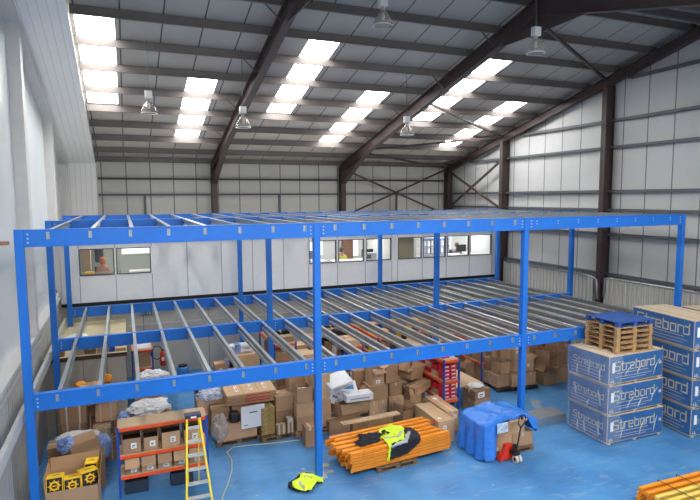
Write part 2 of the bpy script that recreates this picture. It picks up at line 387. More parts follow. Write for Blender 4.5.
lamp(10.9, 4.75, 8.82, 'high bay lamp hanging in front of the middle portal frame')
lamp(7.5, -.45, 10.6, 'high bay lamp hanging at the top centre of the view')
lamp(11.3, -1.1, 10.18, 'high bay lamp hanging at the top right beside the ridge')

# ------------------------------------------------------------------ first-floor offices
OY = 9.72
SEAMS = [-.3, .33, 1.53, 2.79, 4.07, 5.37, 6.6, 7.88, 8.96, 10.25, 11.55, 12.84, 13.12, 14.39, 15.66, 16.93, 18.22, 18.5]
OP = [(.33, 1.5), (1.56, 2.76), (8.98, 10.21), (10.29, 11.5), (11.6, 12.82), (13.14, 14.36), (14.42, 15.63), (15.69, 16.9), (16.96, 18.19)]
ZS, ZH, ZO0, ZO1 = 3.95, 4.93, 2.98, 5.5
mb = MB()
mb.box(-.3, 18.5, OY, OY+.08, ZH, ZO1)
prev = -.3
mb.box(-.3, 18.5, OY, OY+.08, ZO0, ZS)
for a, b in OP:
    mb.box(prev, a, OY, OY+.08, ZS, ZH); prev = b
mb.box(prev, 18.5, OY, OY+.08, ZS, ZH)
struct(mb.build('wall_office', PANW), 'white panelled office front above the far side of the lower deck')
mb = MB()
for s in SEAMS[1:-1]:
    mb.box(s-.012, s+.012, OY-.006, OY, ZO0, ZS-.02).box(s-.012, s+.012, OY-.006, OY, ZH+.02, ZO1)
    if not any(a-.1 < s < b+.1 for a, b in OP): mb.box(s-.012, s+.012, OY-.006, OY, ZS-.02, ZH+.02)
mb.box(-.3, 18.5, OY-.02, OY, 5.08, 5.1)
struct(mb.build('trim_6', mat('seam_grey', (150, 152, 156), .5)), 'grey joint strips between the office panels')
struct(MB().box(-.3, 18.5, OY-.04, OY+.08, 2.86, 2.98).build('trim_7', mat('base_black', (24, 22, 24), .6)), 'black base channel under the office panels')
for i, (a, b) in enumerate(OP):
    w = bpy.data.objects.new('window_%d' % (20+i), None); COL.objects.link(w); struct(w); w.location = ((a+b)/2, OY, ZS); h = (b-a)/2
    fm = MB()
    for q in ((-h, h, 0, .035), (-h, h, ZH-ZS-.035, ZH-ZS), (-h, -h+.035, 0, ZH-ZS), (h-.035, h, 0, ZH-ZS)): fm.box(q[0], q[1], -.012, .09, q[2], q[3])
    fm.build('window_frame', mat('dark_frame', (70, 74, 82), .4), w)
    MB().box(-h+.035, h-.035, .03, .04, .035, ZH-ZS-.035).build('window_pane', GLASS, w)
# interior
OW = mat('office_wall_inside', (228, 230, 228), .7); OG = mat('office_wall_green', (176, 184, 172), .7)
mb = MB().box(-.3, 18.5, OY+.1, 13.6, 2.85, 2.95); struct(mb.build('floor_office', mat('office_carpet', (90, 94, 104), .9)), 'floor of the upstairs offices')
mb = MB().box(-.3, 18.5, OY, 13.6, 5.5, 5.6); struct(mb.build('ceiling_office', OW), 'flat roof of the upstairs offices')
struct(MB().box(-.3, 8, 13.5, 13.6, 2.95, 5.5).build('wall_office_rear', OG), 'grey-green rear wall of the left office')
struct(MB().box(8, 18.5, 13.5, 13.6, 2.95, 5.5).build('wall_office_rear_right', OW), 'pale rear wall of the right offices')
for i, x in enumerate((-.3, 8.0, 12.95, 18.42)): struct(MB().box(x, x+.08, OY+.08, 13.5, 2.95, 5.5).build('wall_office_side_%d' % i, OW), 'office partition wall, %s from the left' % ordn[i])
OL = emit('office_tube_light', (255, 252, 244), 26)
for i, (x, y) in enumerate(((1.6, 11.6), (4.5, 11.6), (9.6, 11.4), (11.8, 11.4), (14, 11.4), (16.2, 11.4), (17.7, 11.4))):
    t = thing('office_ceiling_light', 'flush ceiling light inside the office, %s from the left' % ordn[i], 'light', (x, y, 5.4), 0, 'office ceiling lights')
    MB().box(-.5, .5, -.3, .3, .05, .1).build('housing', PANW, t); MB().box(-.47, .47, -.27, .27, .03, .05).build('diffuser', OL, t)
def pane_bright(x0, x1, z0, z1, label):
    t = thing('office_rear_window', label, 'window', ((x0+x1)/2, 13.46, z0)); h = (x1-x0)/2
    MB().box(-h, h, -.02, .02, 0, z1-z0).build('pane', emit('rear_daylight_%d' % int(x0*10), (240, 248, 255), 1.6), t)
    MB().box(-h-.04, h+.04, -.04, .03, -.04, 0).box(-h-.04, h+.04, -.04, .03, z1-z0, z1-z0+.04).build('frame', PANW, t)
pane_bright(1.75, 2.95, 4.36, 4.62, 'bright strip window inside the left office, above the desk')
pane_bright(12.1, 12.8, 3.8, 4.7, 'bright window inside the middle office')
pane_bright(17.3, 18.3, 3.7, 4.7, 'bright window at the right end of the offices')
pane_bright(9.9, 10.9, 3.9, 4.6, 'bright window behind the left panes of the middle office')
def desk(x, y, w, label, top=CHIP):
    t = thing('desk', label, 'desk', (x, y, 2.95), 0, 'office desks')
    MB().box(-w/2, w/2, -.35, .35, .95, .99).build('desk_top', top, t)
    for sx in (-1, 1): MB().box(sx*(w/2-.05)-.03, sx*(w/2-.05)+.03, -.3, .3, 0, .95).build('leg', GALV, t)
desk(1.0, 10.6, 1.4, 'desk under the left office window with papers', WOODD); desk(2.6, 10.75, 1.2, 'white desk at the second window of the left office', WHITE)
desk(11.1, 10.6, 1.6, 'desk in the middle office next to the person in yellow', WHITE); desk(17.2, 10.7, 1.4, 'desk with a dark monitor in the right office', WHITE)
desk(9.6, 10.9, 1.1, 'desk in the middle office behind the front post', WHITE)
def monitor(x, y, label, m=BLACK):
    t = thing('computer_monitor', label, 'monitor', (x, y, 3.94), 0, 'computer monitors')
    MB().box(-.28, .28, -.02, .03, .12, .46).build('screen', m, t, .01); MB().box(-.03, .03, .0, .04, .0, .2).build('stand', BLACK, t); MB().box(-.12, .12, -.08, .1, 0, .015).build('foot', BLACK, t)
monitor(17.1, 10.65, 'black computer monitor in front of the seated person in the right office')
monitor(12.0, 10.5, 'black computer monitor in a pale cabinet window by the post'); monitor(9.3, 10.8, 'computer monitor in the middle office, left of the person in yellow', mat('screen_blue', (120, 150, 190), .3))
t = thing('white_cabinet', 'small white boxy machine on the desk in the middle office', 'cabinet', (11.95, 10.15, 3.94))
MB().box(-.28, .28, -.15, .15, 0, .34).build('body', PAPER, t, .02); MB().box(-.18, .0, -.16, -.15, .08, .26).build('door', mat('grey_panel', (120, 124, 130), .5), t)
# office clutter
def person(x, y, z, rot, shirt, hair, label, hairlen=.1):
    t = thing('person', label, 'person', (x, y, z), rot)
    def skinobj(name, verts, edges, rad, m, root=0):
        me = bpy.data.meshes.new(name); me.from_pydata(verts, edges, []); me.materials.append(m)
        o = bpy.data.objects.new(name, me); COL.objects.link(o); o.parent = t
        sk = o.modifiers.new('skin', 'SKIN'); lay = me.skin_vertices[0] if me.skin_vertices else None
        if lay is None:
            bm = bmesh.new(); bm.from_mesh(me); bm.verts.layers.skin.verify(); bm.to_mesh(me); bm.free(); lay = me.skin_vertices[0]
        for i, r in enumerate(rad): lay.data[i].radius = (r, r) if not isinstance(r, tuple) else r
        lay.data[root].use_root = True
        ss = o.modifiers.new('sub', 'SUBSURF'); ss.levels = 1; ss.render_levels = 2
        for p in me.polygons: p.use_smooth = True
        return o
    # seated: faces -y, hips at 0.5
    V = [(0, 0, .52), (0, .02, .75), (0, 0, .98), (0, -.01, 1.1), (0, -.03, 1.2), (0, -.04, 1.3),
         (-.1, -.08, .52), (-.14, -.46, .52), (-.14, -.46, .1), (-.14, -.58, .04), (.1, -.08, .52), (.14, -.46, .52), (.14, -.46, .1), (.14, -.58, .04),
         (-.18, 0, .98), (-.24, -.06, .74), (-.14, -.32, .72), (-.1, -.4, .73), (.18, 0, .98), (.24, -.06, .74), (.14, -.32, .72), (.1, -.4, .73)]
    E = [(0, 1), (1, 2), (2, 3), (3, 4), (4, 5), (0, 6), (6, 7), (7, 8), (8, 9), (0, 10), (10, 11), (11, 12), (12, 13), (2, 14), (14, 15), (15, 16), (16, 17), (2, 18), (18, 19), (19, 20), (20, 21)]
    Rr = [(.15, .11), (.14, .1), (.16, .1), .055, .085, .08, .09, .07, .05, .04, .09, .07, .05, .04, .06, .045, .035, .035, .06, .045, .035, .035]
    skinobj('body', V, E, Rr, SKIN)
    Vs = [V[0], V[1], V[2], V[14], V[15], V[16], V[18], V[19], V[20], (0, 0, 1.05)]
    skinobj('shirt', Vs, [(0, 1), (1, 2), (2, 3), (3, 4), (4, 5), (2, 6), (6, 7), (7, 8), (2, 9)], [(.175, .13), (.16, .12), (.175, .12), .075, .06, .05, .075, .06, .05, .08], shirt)
    h = MB().lathe([(.0, .12), (.06, .11), (.1, .06), (.11, 0), (.105, -.05-hairlen*.5)], (0, -.01, 1.28), 14).build('hair', hair, t, smooth=True)
    MB().box(-.015, .015, -.14, -.11, 1.22, 1.26).build('nose', SKIN, t, .006)
    e = MB()
    for s in (-1, 1): e.box(s*.035-.012, s*.035+.012, -.125, -.115, 1.26, 1.275)
    e.build('eyes', INK, t); MB().box(-.025, .025, -.12, -.112, 1.185, 1.195).build('mouth', RED, t)
    return t
def chair(x, y, z, rot, label):
    t = thing('office_chair', label, 'chair', (x, y, z), rot)
    MB().box(-.24, .24, -.22, .22, .38, .44).build('seat', BLACK, t, .02); MB().box(-.22, .22, .24, .29, .5, 1.0).build('backrest', BLACK, t, .02)
    MB().tube([(0, 0, .06), (0, 0, .38)], .03).build('column', RAIL, t); MB().box(-.28, .28, -.03, .03, .03, .07).box(-.03, .03, -.28, .28, .03, .07).build('base', BLACK, t)
    MB().box(-.02, .02, .2, .28, .4, .6).build('back_stem', RAIL, t)
chair(1.05, 11.35, 2.95+.12, PI*.1, 'dark office chair under the person in the left office')
person(1.05, 11.3, 2.95+.12, PI*.15, mat('shirt_pink', (196, 140, 124), .8), mat('hair_ginger', (190, 110, 60), .8), 'person with ginger hair and pink top sitting at the left office window', .2)
chair(11.05, 11.3, 2.95+.12, 0, 'office chair under the person in yellow')
person(11.05, 11.25, 2.95+.12, .2, mat('vest_yellow', (220, 220, 30), .7), mat('hair_dark', (60, 44, 38), .8), 'person in a yellow and red vest sitting in the middle office')
chair(17.35, 11.5, 3.05, 0, 'office chair under the person behind the monitor')
person(17.35, 11.45, 3.05, 0, mat('shirt_grey', (120, 124, 140), .8), mat('hair_brown', (110, 76, 60), .8), 'person sitting behind a dark monitor in the right office')
def simple(name, cat, label, m, x0, x1, y0, y1, z0, z1, bev=.01, group=None):
    o = MB().box(-(x1-x0)/2, (x1-x0)/2, -(y1-y0)/2, (y1-y0)/2, 0, z1-z0).build(name, m, None, bev); o.location = ((x0+x1)/2, (y0+y1)/2, z0)
    return tag(o, label, cat, group)
simple('wooden_cupboard', 'cupboard', 'tall wooden cupboard at the left end of the left office', CHIP, .3, .62, 11.5, 12, 2.95, 4.9)
simple('coat_pile', 'coats', 'dark coats hanging in the left office beside the cupboard', DARK, .72, 1.05, 12.6, 12.9, 4.1, 5.0, .1)
simple('yellow_tray', 'tray', 'small yellow tray on the sill side desk in the left office', YEL, .48, .78, 10.28, 10.55, 3.94, 4.02)
simple('wooden_door', 'door', 'brown wooden door seen in the middle office', mat('door_brown', (140, 92, 66), .6), 11.9, 12.5, 13.35, 13.45, 2.95, 4.95)
simple('roller_blind', 'blind', 'beige roller blind pulled down in the sixth office window', mat('blind_beige', (150, 140, 104), .9), 13.2, 14.02, 9.86, 9.88, 3.98, 4.9, 0)
t = thing('wire_shelving', 'white and blue shelving full of papers seen in the seventh office window', 'shelving', (16.5, 12.3, 2.95))
for z in (.9, 1.25, 1.6, 1.95): MB().box(-.9, .9, -.2, .2, z, z+.03).build('shelf', BLUEP, t)
for sx in (-1, 1): MB().box(sx*.88-.02, sx*.88+.02, -.2, .2, 0, 2.1).build('side', PANW, t)
for i in range(16):
    x = 15.7+(i % 8)*.2; z = 2.95+.93+.35*(i//8)
    simple('ring_binder', 'binder', 'folder standing on the shelving in the seventh office window', [PAPER, GALVL, PAPER, mat('binder_pale', (200, 190, 170), .6)][i % 4], x, x+.12, 12.15, 12.4, z, z+.28, 0, 'folders in the office shelving')

# ------------------------------------------------------------------ lower area under offices
BLK = mat('blockwork_grey', (186, 182, 172), .8, var=.05, nscale=1.5)
mb = MB().box(-.4, 18.6, 9.85, 10.0, 0, 2.86); struct(mb.build('wall_under_office', panelled('lower_wall', (190, 186, 176), 'X', 2.4, .03, (130, 126, 120), .8, 0, .05)), 'grey-beige wall beneath the offices')
mb = MB().box(1.8, 18.6, 9.835, 9.85, 1.95, 1.98); struct(mb.build('trim_8', mat('conduit_white', (214, 212, 206), .5)), 'white conduit line on the wall beneath the offices')
# store room with boarded top
mb = MB().box(-.4, 1.76, 5.0, 9.84, 0, 2.2); struct(mb.build('wall_store', panelled('store_wall', (168, 162, 152), 'X', .62, .02, (120, 114, 106), .8, 0, .05)), 'grey walls of the low storeroom in the left corner')
o = MB().box(-.4, 1.8, 4.96, 9.83, 2.2, 2.26).build('ceiling_store', mat('board_beige', (206, 192, 156), .8, var=.06, nscale=1)); struct(o, 'pale boarded top of the low storeroom')
struct(MB().box(-.4, 1.8, 4.93, 4.96, 2.16, 2.27).build('trim_9', mat('dark_wood_edge', (66, 50, 44), .7)), 'dark edge board of the storeroom top')
t = thing('exit_sign', 'green emergency exit sign on the wall under the offices', 'sign', (2.55, 9.83, 2.4))
MB().box(-.17, .17, -.02, 0, -.06, .06).build('panel', mat('sign_green', (20, 130, 80), .5), t)
mb = MB().box(-.13, -.06, -.024, -.02, -.01, .01); mb.prism([(-.13, .03), (-.155, 0), (-.13, -.03)], -.024, -.02); mb.build('arrow', PAPER, t)
mb = MB().box(.0, .03, -.024, -.02, -.045, .02).box(-.02, .05, -.024, -.02, -.01, .0).box(.005, .03, -.024, -.02, .027, .045); mb.build('running_figure', PAPER, t)
MB().box(.08, .13, -.024, -.02, -.045, .045).build('doorway', PAPER, t)
t = thing('fire_extinguisher', 'red fire extinguisher hanging on the wall under the offices', 'fire extinguisher', (3.05, 9.73, .35))
MB().lathe([(0, 0), (.09, 0), (.095, .03), (.095, .45), (.07, .53), (.03, .56), (0, .56)], n=16).build('cylinder', RED, t, smooth=True)
MB().box(-.04, .06, -.02, .02, .56, .64).build('handle', BLACK, t); MB().tube([(.04, 0, .58), (.13, 0, .5), (.14, 0, .3), (.11, 0, .1)], .014, 8).build('hose', BLACK, t, smooth=True)
MB().box(-.05, .05, -.1, -.092, .2, .34).build('label_panel', PAPER, t)
t = thing('fire_hose_hoop', 'black round hose ring on the wall beside the extinguisher', 'hose', (2.85, 9.8, .85))
MB().tube([(.2*math.cos(a), -.02, .26*math.sin(a)) for a in [i*2*PI/24 for i in range(25)]], .018, 8).build('ring', BLACK, t)

# ------------------------------------------------------------------ mezzanine
ZL, ZU, BD = 2.905, 6.148, .335
PXS = [0, 6, 12.04, 18.18]; PYS = [0, 4.6, 9.25]
mz = thing('mezzanine_frame', 'bright blue two-tier steel mezzanine frame with bare galvanised joists', 'mezzanine', (0, 0, 0))
pw = .078
for ix, x in enumerate(PXS):
    for iy, y in enumerate(PYS):
        o = MB().box(-pw, pw, -pw, pw, 0, ZU+.005).build('post', BLUE, mz, .008); o.location = (x, y, 0)
        b = MB().box(-.17, .17, -.17, .17, 0, .015).build('base_plate', GALV if (ix, iy) == (1, 0) else BLUE, o)
        for sx in (-1, 1):
            for sy in (-1, 1): MB().tube([(sx*.13, sy*.13, .015), (sx*.13, sy*.13, .045)], .015, 6).build('bolt', GALV, o)
for z, lvl in ((ZL, 0), (ZU, 1)):
    for iy, y in enumerate(PYS):
        for ix in range(3):
            x0, x1 = PXS[ix]+pw+.005, PXS[ix+1]-pw-.005; L_ = x1-x0
            mb = MB().box(0, L_, -.075, .075, -.015, 0).box(0, L_, -.075, .075, -BD, -BD+.015).box(0, L_, -.06, -.05, -BD+.015, -.015)
            o = mb.build('main_beam', BLUE, mz); o.location = (x0, y, z)
            e = MB()
            for xx in (0, L_-.012): e.box(xx, xx+.012, -.073, .073, -BD+.016, -.016)
            e.build('end_plate', BLUE, o)
            for xx in (.07, L_-.07):
                for zz in (-.09, -.17, -.25): MB().tube([(xx, -.078, zz), (xx, -.05, zz)], .017, 6).build('bolt', GALVL, o)
            if iy == 0:
                for k in range(24):
                    xj = .5+.7425*k-x0
                    if 0.05 < xj < L_-.05:
                        if lvl == 1 and ix == 2:
                            for zz in (-.1, -.17): MB().tube([(xj, -.078, zz), (xj, -.058, zz)], .015, 6).build('bolt', GALVL, o)
                        else:
                            c = MB().box(xj-.03, xj+.03, -.072, -.06, -.19, -.05).box(xj+.02, xj+.03, -.11, -.06, -.19, -.05); c.build('cleat', GALV, o)
def csec(L_, d=.25, f=.075, t=.006):
    m = MB()
    for (xa, za), (xb, zb) in zip(((0, 0), (0, -.07), (.03, -.095), (.03, -.155), (0, -.18)), ((0, -.07), (.03, -.095), (.03, -.155), (0, -.18), (0, -d))):
        m.prism([(xa, za), (xb, zb), (xb+t, zb), (xa+t, za)], 0, L_)
    return m.box(-t, f, 0, L_, -t, 0).box(-t, f, 0, L_, -d, -d+t).box(f-t, f, 0, L_, -.025, 0).box(f-t, f, 0, L_, -d, -d+.025)
jm = csec(4.6-.14).build('joist', GALV, mz)
first = True; tl = None
for z in (ZL, ZU):
    for y0 in (.07, 4.67):
        for k in range(24):
            if first: o = jm; first = False
            else: o = jm.copy(); COL.objects.link(o)
            o.location = (.5+.7425*k, y0, z-.004)
            if y0 > 1: o.scale.y = (4.65-.14)/(4.6-.14)
# galvanised rail beside the left posts
t = thing('galvanised_channel', 'long galvanised steel channel fixed along the left wall at deck height', 'steel channel', (-.16, 0, 2.3))
MB().box(-.04, .04, -9, 9.4, .0, .008).box(-.04, .04, -9, 9.4, .24, .248).box(.032, .04, -9, 9.4, .0, .24).build('channel', GALVL, t)
t = thing('cable_bundle', 'loose cables and hanger lying on the left wall ledge', 'cables', (-.36, 7.6, 3.3))
MB().tube([(0, 0, .02), (.03, .5, .25), (0, 1.2, .35), (.02, 1.8, .1), (0, 2.2, .02)], .015, 6).build('cable', INK, t)
MB().tube([(.02, .1, .02), (.05, .7, .12), (.03, 1.4, .2), (.02, 1.9, .03)], .02, 6).build('cable', PAPER, t)
simple('wooden_batten', 'batten', 'brown wooden batten sticking out by the top left post', mat('batten_wood', (150, 104, 74), .7), -.42, -.13, -.3, -.2, 5.88, 5.95)

# ------------------------------------------------------------------ cartons
NC = [0]
def carton(x, y, z, w, d, h, label, rz=0, rx=0, ry=0, op=False, m=None, group=None, tape='top', sticker=None, name='cardboard_carton', cat='carton', fill=None, flaps=(1, 1, 1, 1), fang=None, straps=False):
    """x,y,z is the middle of the base"""
    m = m or random.choice([CARD, CARD, CARD2, CARD3]); t = thing(name, label, cat, (x, y, z), rz, group, rx, ry)
    a, b = w/2, d/2; th = .008
    if not op:
        MB().box(-a, a, -b, b, 0, h).build('body', m, t, .006)
        if tape:
            tm = TAPE if random.random() < .6 else TAPEC
            mb = MB().box(-a-.002, a+.002, -.03, .03, h-.1, h+.002) if w >= d else MB().box(-.03, .03, -b-.002, b+.002, h-.1, h+.002)
            mb.build('tape', tm, t)
            l = MB().box(-a, a, -.002, .002, h, h+.0035) if w >= d else MB().box(-.002, .002, -b, b, h, h+.0035); l.build('flap_seam', INK, t)
    else:
        mb = MB().box(-a, a, -b, -b+th, 0, h).box(-a, a, b-th, b, 0, h).box(-a, -a+th, -b, b, 0, h).box(a-th, a, -b, b, 0, h).box(-a, a, -b, b, 0, th)
        mb.build('body', m, t)
        for i, (px, py, ang, ln, wd) in enumerate(((0, -b, 0, min(b, .3), w), (0, b, PI, min(b, .3), w), (-a, 0, -PI/2, min(a, .3), d), (a, 0, PI/2, min(a, .3), d))):
            if not flaps[i]: continue
            an = fang[i] if fang else random.uniform(-.9, 1.2)       # 0 = upright, + = outwards
            o = MB().box(-wd/2+.003, wd/2-.003, -.003, .003, 0, ln*.95).build('flap', m, t)
            o.location = (px, py, h-.002); o.rotation_euler = Matrix.Rotation(ang, 4, 'Z').to_euler(); o.matrix_basis = Matrix.Translation((px, py, h-.002)) @ Matrix.Rotation(ang, 4, 'Z') @ Matrix.Rotation(an, 4, 'X')
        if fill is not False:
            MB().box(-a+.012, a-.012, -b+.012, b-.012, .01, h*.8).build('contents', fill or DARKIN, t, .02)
    if straps:
        for sx in (-.25, .25): MB().box(sx*w-.02, sx*w+.02, -b-.003, b+.003, -.0, h+.003).build('strap', TAPEC, t)
    if sticker:
        for s in (sticker if isinstance(sticker, list) else [sticker]):
            f, u, v, sw, sh = s     # face, centre across, centre up (fractions), size
            if f == 'f':
                o = MB().box(u*w-sw/2, u*w+sw/2, -b-.003, -b+.001, v*h-sh/2, v*h+sh/2).build('paper_label', PAPER, t)
                MB().box(u*w-sw*.3, u*w+sw*.25, -b-.005, -b-.003, v*h-sh*.05, v*h+sh*.1).box(u*w-sw*.3, u*w+sw*.1, -b-.005, -b-.003, v*h-sh*.3, v*h-sh*.2).build('print', INK, o)
            elif f == 'l':
                o = MB().box(-a-.003, -a+.001, u*d-sw/2, u*d+sw/2, v*h-sh/2, v*h+sh/2).build('paper_label', PAPER, t)
                MB().box(-a-.005, -a-.003, u*d-sw*.3, u*d+sw*.3, v*h-sh*.05, v*h+sh*.1).build('print', INK, o)
            elif f == 't':
                o = MB().box(u*w-sw/2, u*w+sw/2, v*d-sh/2, v*d+sh/2, h-.001, h+.004).build('paper_label', PAPER, t)
    return t
def pallet(x, y, z, w, d, label, rz=0, m=WOOD, group=None, h=.13, name='wooden_pallet', bw=.048):
    t = thing(name, label, 'pallet', (x, y, z), rz, group); a, b = w/2, d/2
    for i in range(3):
        xx = -a+.05+(w-.1)*i/2
    for i in range(3):
        yy = -b+.05+(d-.1)*i/2; MB().box(-a, a, yy-.05, yy+.05, 0, .016).build('bottom_board', m, t)
        for j in range(3):
            xx = -a+.06+(w-.12)*j/2; MB().box(xx-.06, xx+.06, yy-.05, yy+.05, .016, h-.036).build('block', m, t)
        MB().box(-a, a, yy-.05, yy+.05, h-.036, h-.018).build('stringer', m, t)
    n = 7
    for i in range(n):
        xx = -a+bw+(w-2*bw)*i/(n-1); MB().box(xx-bw, xx+bw, -b, b, h-.018, h).build('deck_board', m, t)
    return t
def rack(x0, x1, y0, y1, levels, hgt, label, shelfm=CHIP, boards=True):
    t = thing('shelving_rack', label, 'rack', ((x0+x1)/2, (y0+y1)/2, 0), 0, 'orange and blue shelving racks'); a, b = (x1-x0)/2, (y1-y0)/2
    for sx in (-1, 1):
        for sy in (-1, 1): MB().box(sx*a-.025, sx*a+.025, sy*b-.025, sy*b+.025, 0, hgt).build('upright', BLUEP, t)
    for z in levels:
        for sy in (-1, 1): MB().box(-a+.025, a-.025, sy*b-.02, sy*b+.02, z-.07, z).build('beam', ORANGE, t)
        for sx in (-1, 1): MB().box(sx*a-.02, sx*a+.02, -b+.025, b-.025, z-.07, z).build('beam', ORANGE, t)
        if boards: MB().box(-a+.0, a-.0, -b+.0, b-.0, z, z+.02).build('shelf_board', shelfm, t)
    return t
def crumple(name, label, cat, m, x, y, z, w, d, h, seed, group=None, part=None, sub=4, amp=.25, rz=0):
    bm = bmesh.new(); bmesh.ops.create_icosphere(bm, subdivisions=sub, radius=1)
    for v in bm.verts:
        p = v.co.copy(); n = noise.noise(p*1.7+Vector((seed, 0, 0)))*amp*1.6+noise.noise(p*4.5+Vector((0, seed, 0)))*amp+noise.noise(p*11+Vector((0, 0, seed)))*amp*.45
        q = p*(1+n); v.co = Vector((q.x*w/2, q.y*d/2, max(0, (q.z*.5+.42))*h))
    me = bpy.data.meshes.new(name); bm.to_mesh(me); bm.free(); me.materials.append(m)
    o = bpy.data.objects.new(name, me); COL.objects.link(o); o.location = (x, y, z); o.rotation_euler.z = rz
    if part is not None: o.parent = part; return o
    return tag(o, label, cat, group)

# --- left front: open carton of yellow and black boxes
carton(.66, .5, 0, .98, 1.0, .82, 'big open brown carton filled with yellow and black boxes, bottom left corner', op=True, m=CARD, fill=False, flaps=(0, 1, 1, 1), fang=(0, .15, .05, .2))
simple('packing_block', 'packing', 'brown packing inside the big open carton of yellow boxes', CARD2, .22, 1.1, .1, .92, .02, .6)
def yellow_box(x, y, z, rz, rx, w, d, h, label, ry=0):
    t = thing('tool_box', label, 'box', (x, y, z), rz, 'yellow and black boxes', rx, ry)
    MB().box(-w/2, w/2, -d/2, d/2, 0, h).build('body', YEL, t, .004)
    MB().box(-w/2+.015, w/2-.015, -d/2-.004, -d/2+.001, .0, h-.03).build('black_panel', BLACK, t)
    mb = MB(); r = min(w, h)*.3; cz = h*.45
    for k in range(16):
        a0, a1 = 2*PI*k/16, 2*PI*(k+1)/16
        mb.prism([(r*.62*math.cos(a0), cz+r*.62*math.sin(a0)), (r*math.cos(a0), cz+r*math.sin(a0)), (r*math.cos(a1), cz+r*math.sin(a1)), (r*.62*math.cos(a1), cz+r*.62*math.sin(a1))], -d/2-.007, -d/2-.004)
    for k in range(8):
        a0 = 2*PI*k/8; mb.ribbon([(r*1.0*math.cos(a0), cz+r*1.0*math.sin(a0)), (r*1.2*math.cos(a0), cz+r*1.2*math.sin(a0))], .018, -d/2-.007, -d/2-.004)
    mb.ribbon([(-r*.3, cz), (r*.3, cz)], .02, -d/2-.007, -d/2-.004)
    mb.build('gear_emblem', YEL, t)
    MB().box(-w*.25, w*.3, -d*.1, -d*.05, h, h+.002).box(-w*.15, w*.2, d*.05, d*.09, h, h+.002).build('print', INK, t)
yellow_box(.33, .3, .68, .0, -.25, .31, .38, .33, 'yellow and black box at the left end inside the big open carton')
yellow_box(.65, .28, .66, .08, -.25, .32, .36, .28, 'yellow and black box in the middle of the big open carton')
yellow_box(.95, .34, .72, .3, -.2, .34, .36, .29, 'yellow and black box leaning at the right inside the big open carton', .0)
yellow_box(1.0, .82, .66, -.1, 0, .26, .28, .34, 'yellow and black box standing at the back right of the big open carton')
o = MB().prism([(-.18, 0), (.12, .02), (.16, .24)], -.004, .004).build('plastic_sheet', FILMW); o.location = (.68, .6, .74); o.rotation_euler = (.5, 0, 0); tag(o, 'grey folded plastic sheet among the yellow boxes', 'plastic sheet')
# --- behind it
carton(.75, 1.85, 0, .9, .8, .82, 'large brown carton tilted lid, behind the carton of yellow boxes', m=CARD2, rz=.1)
carton(.82, 1.72, .84, .6, .5, .12, 'shallow open brown carton lid on the large carton behind the yellow boxes', m=CARD, rz=.2, ry=-.12, op=True, fill=False, fang=(.1, .9, 0, 0), flaps=(1, 1, 0, 0))
crumple('plastic_wrapped_goods', 'blue plastic wrapped goods between the wall and the tilted brown carton', 'plastic bundle', mat('blue_film', (96, 130, 200), .3, bump=.5, rgb2=(150, 172, 214), nscale=5), .38, 2.0, .82, .42, .5, .3, 3)
crumple('plastic_wrapped_goods', 'blue plastic bag bulging at the right of the cartons in the left corner', 'plastic bundle', MATS['blue_film'], 1.2, 2.05, .5, .36, .5, .6, 5, amp=.1)
carton(.22, 2.4, 0, .5, .5, .85, 'brown carton against the left wall behind the front post', m=CARD2)
crumple('plastic_film_heap', 'clear crumpled film over the cartons in the left corner', 'plastic film', FILMW, .6, 2.55, .84, .9, .5, .18, 9)
gl = 'dark brown taped carton in the stack in the left corner under the front beam'
for (x, y, z, w, d, h) in ((.55, 3.2, 0, .62, .5, .55), (1.2, 3.15, 0, .6, .5, .5), (.5, 3.2, .55, .55, .5, .5), (.5, 3.25, 1.05, .6, .5, .48), (.35, 4.0, 0, .6, .5, .8), (.95, 4.05, 0, .5, .6, .45), (.95, 4.05, .45, .5, .5, .45), (.2, 4.0, .8, .36, .4, .4), (.56, 3.98, .8, .3, .4, .32), (.25, 4.0, 1.2, .4, .4, .42), (.62, 3.95, 1.12, .28, .36, .3), (1.5, 3.7, 0, .3, .4, .42), (1.5, 3.7, .42, .26, .36, .34)):
    carton(x, y, z, w, d, h, gl, m=CARD2, rz=random.uniform(-.06, .06), group='cartons in the left corner', straps=True)
carton(1.12, 3.1, .52, .42, .42, .34, 'small brown carton with two pale straps, left of the angled carton in the left corner', m=CARD, straps=True)
carton(1.25, 3.5, .9, .5, .45, .55, 'brown carton strapped with pale bands next to the alley, left corner', m=CARD, rz=-.1, straps=True)
carton(1.02, 3.35, 1.46, .85, .5, .32, 'long carton with red and white labels aslant on the left corner stack', m=CARD2, rz=-.15, ry=-.2, sticker=[('f', -.42, .5, .09, .28), ('f', .3, .5, .09, .28)])
carton(.85, 4.0, .9, .5, .5, .82, 'tall brown carton just behind the left joists', m=CARD)
carton(1.2, 4.1, .92, .4, .4, .78, 'brown carton carrying the orange packet near the second joist', m=CARD2)
crumple('orange_packet', 'orange packet on cartons, the left one near the first joist', 'packet', mat('orange_wrap', (236, 152, 34), .5), .6, 4.1, 1.62, .3, .25, .2, 21, sub=3, amp=.12)
crumple('orange_packet', 'orange packet on cartons, the right one near the second joist', 'packet', MATS['orange_wrap'], 1.25, 4.1, 1.7, .3, .25, .24, 22, sub=3, amp=.15)
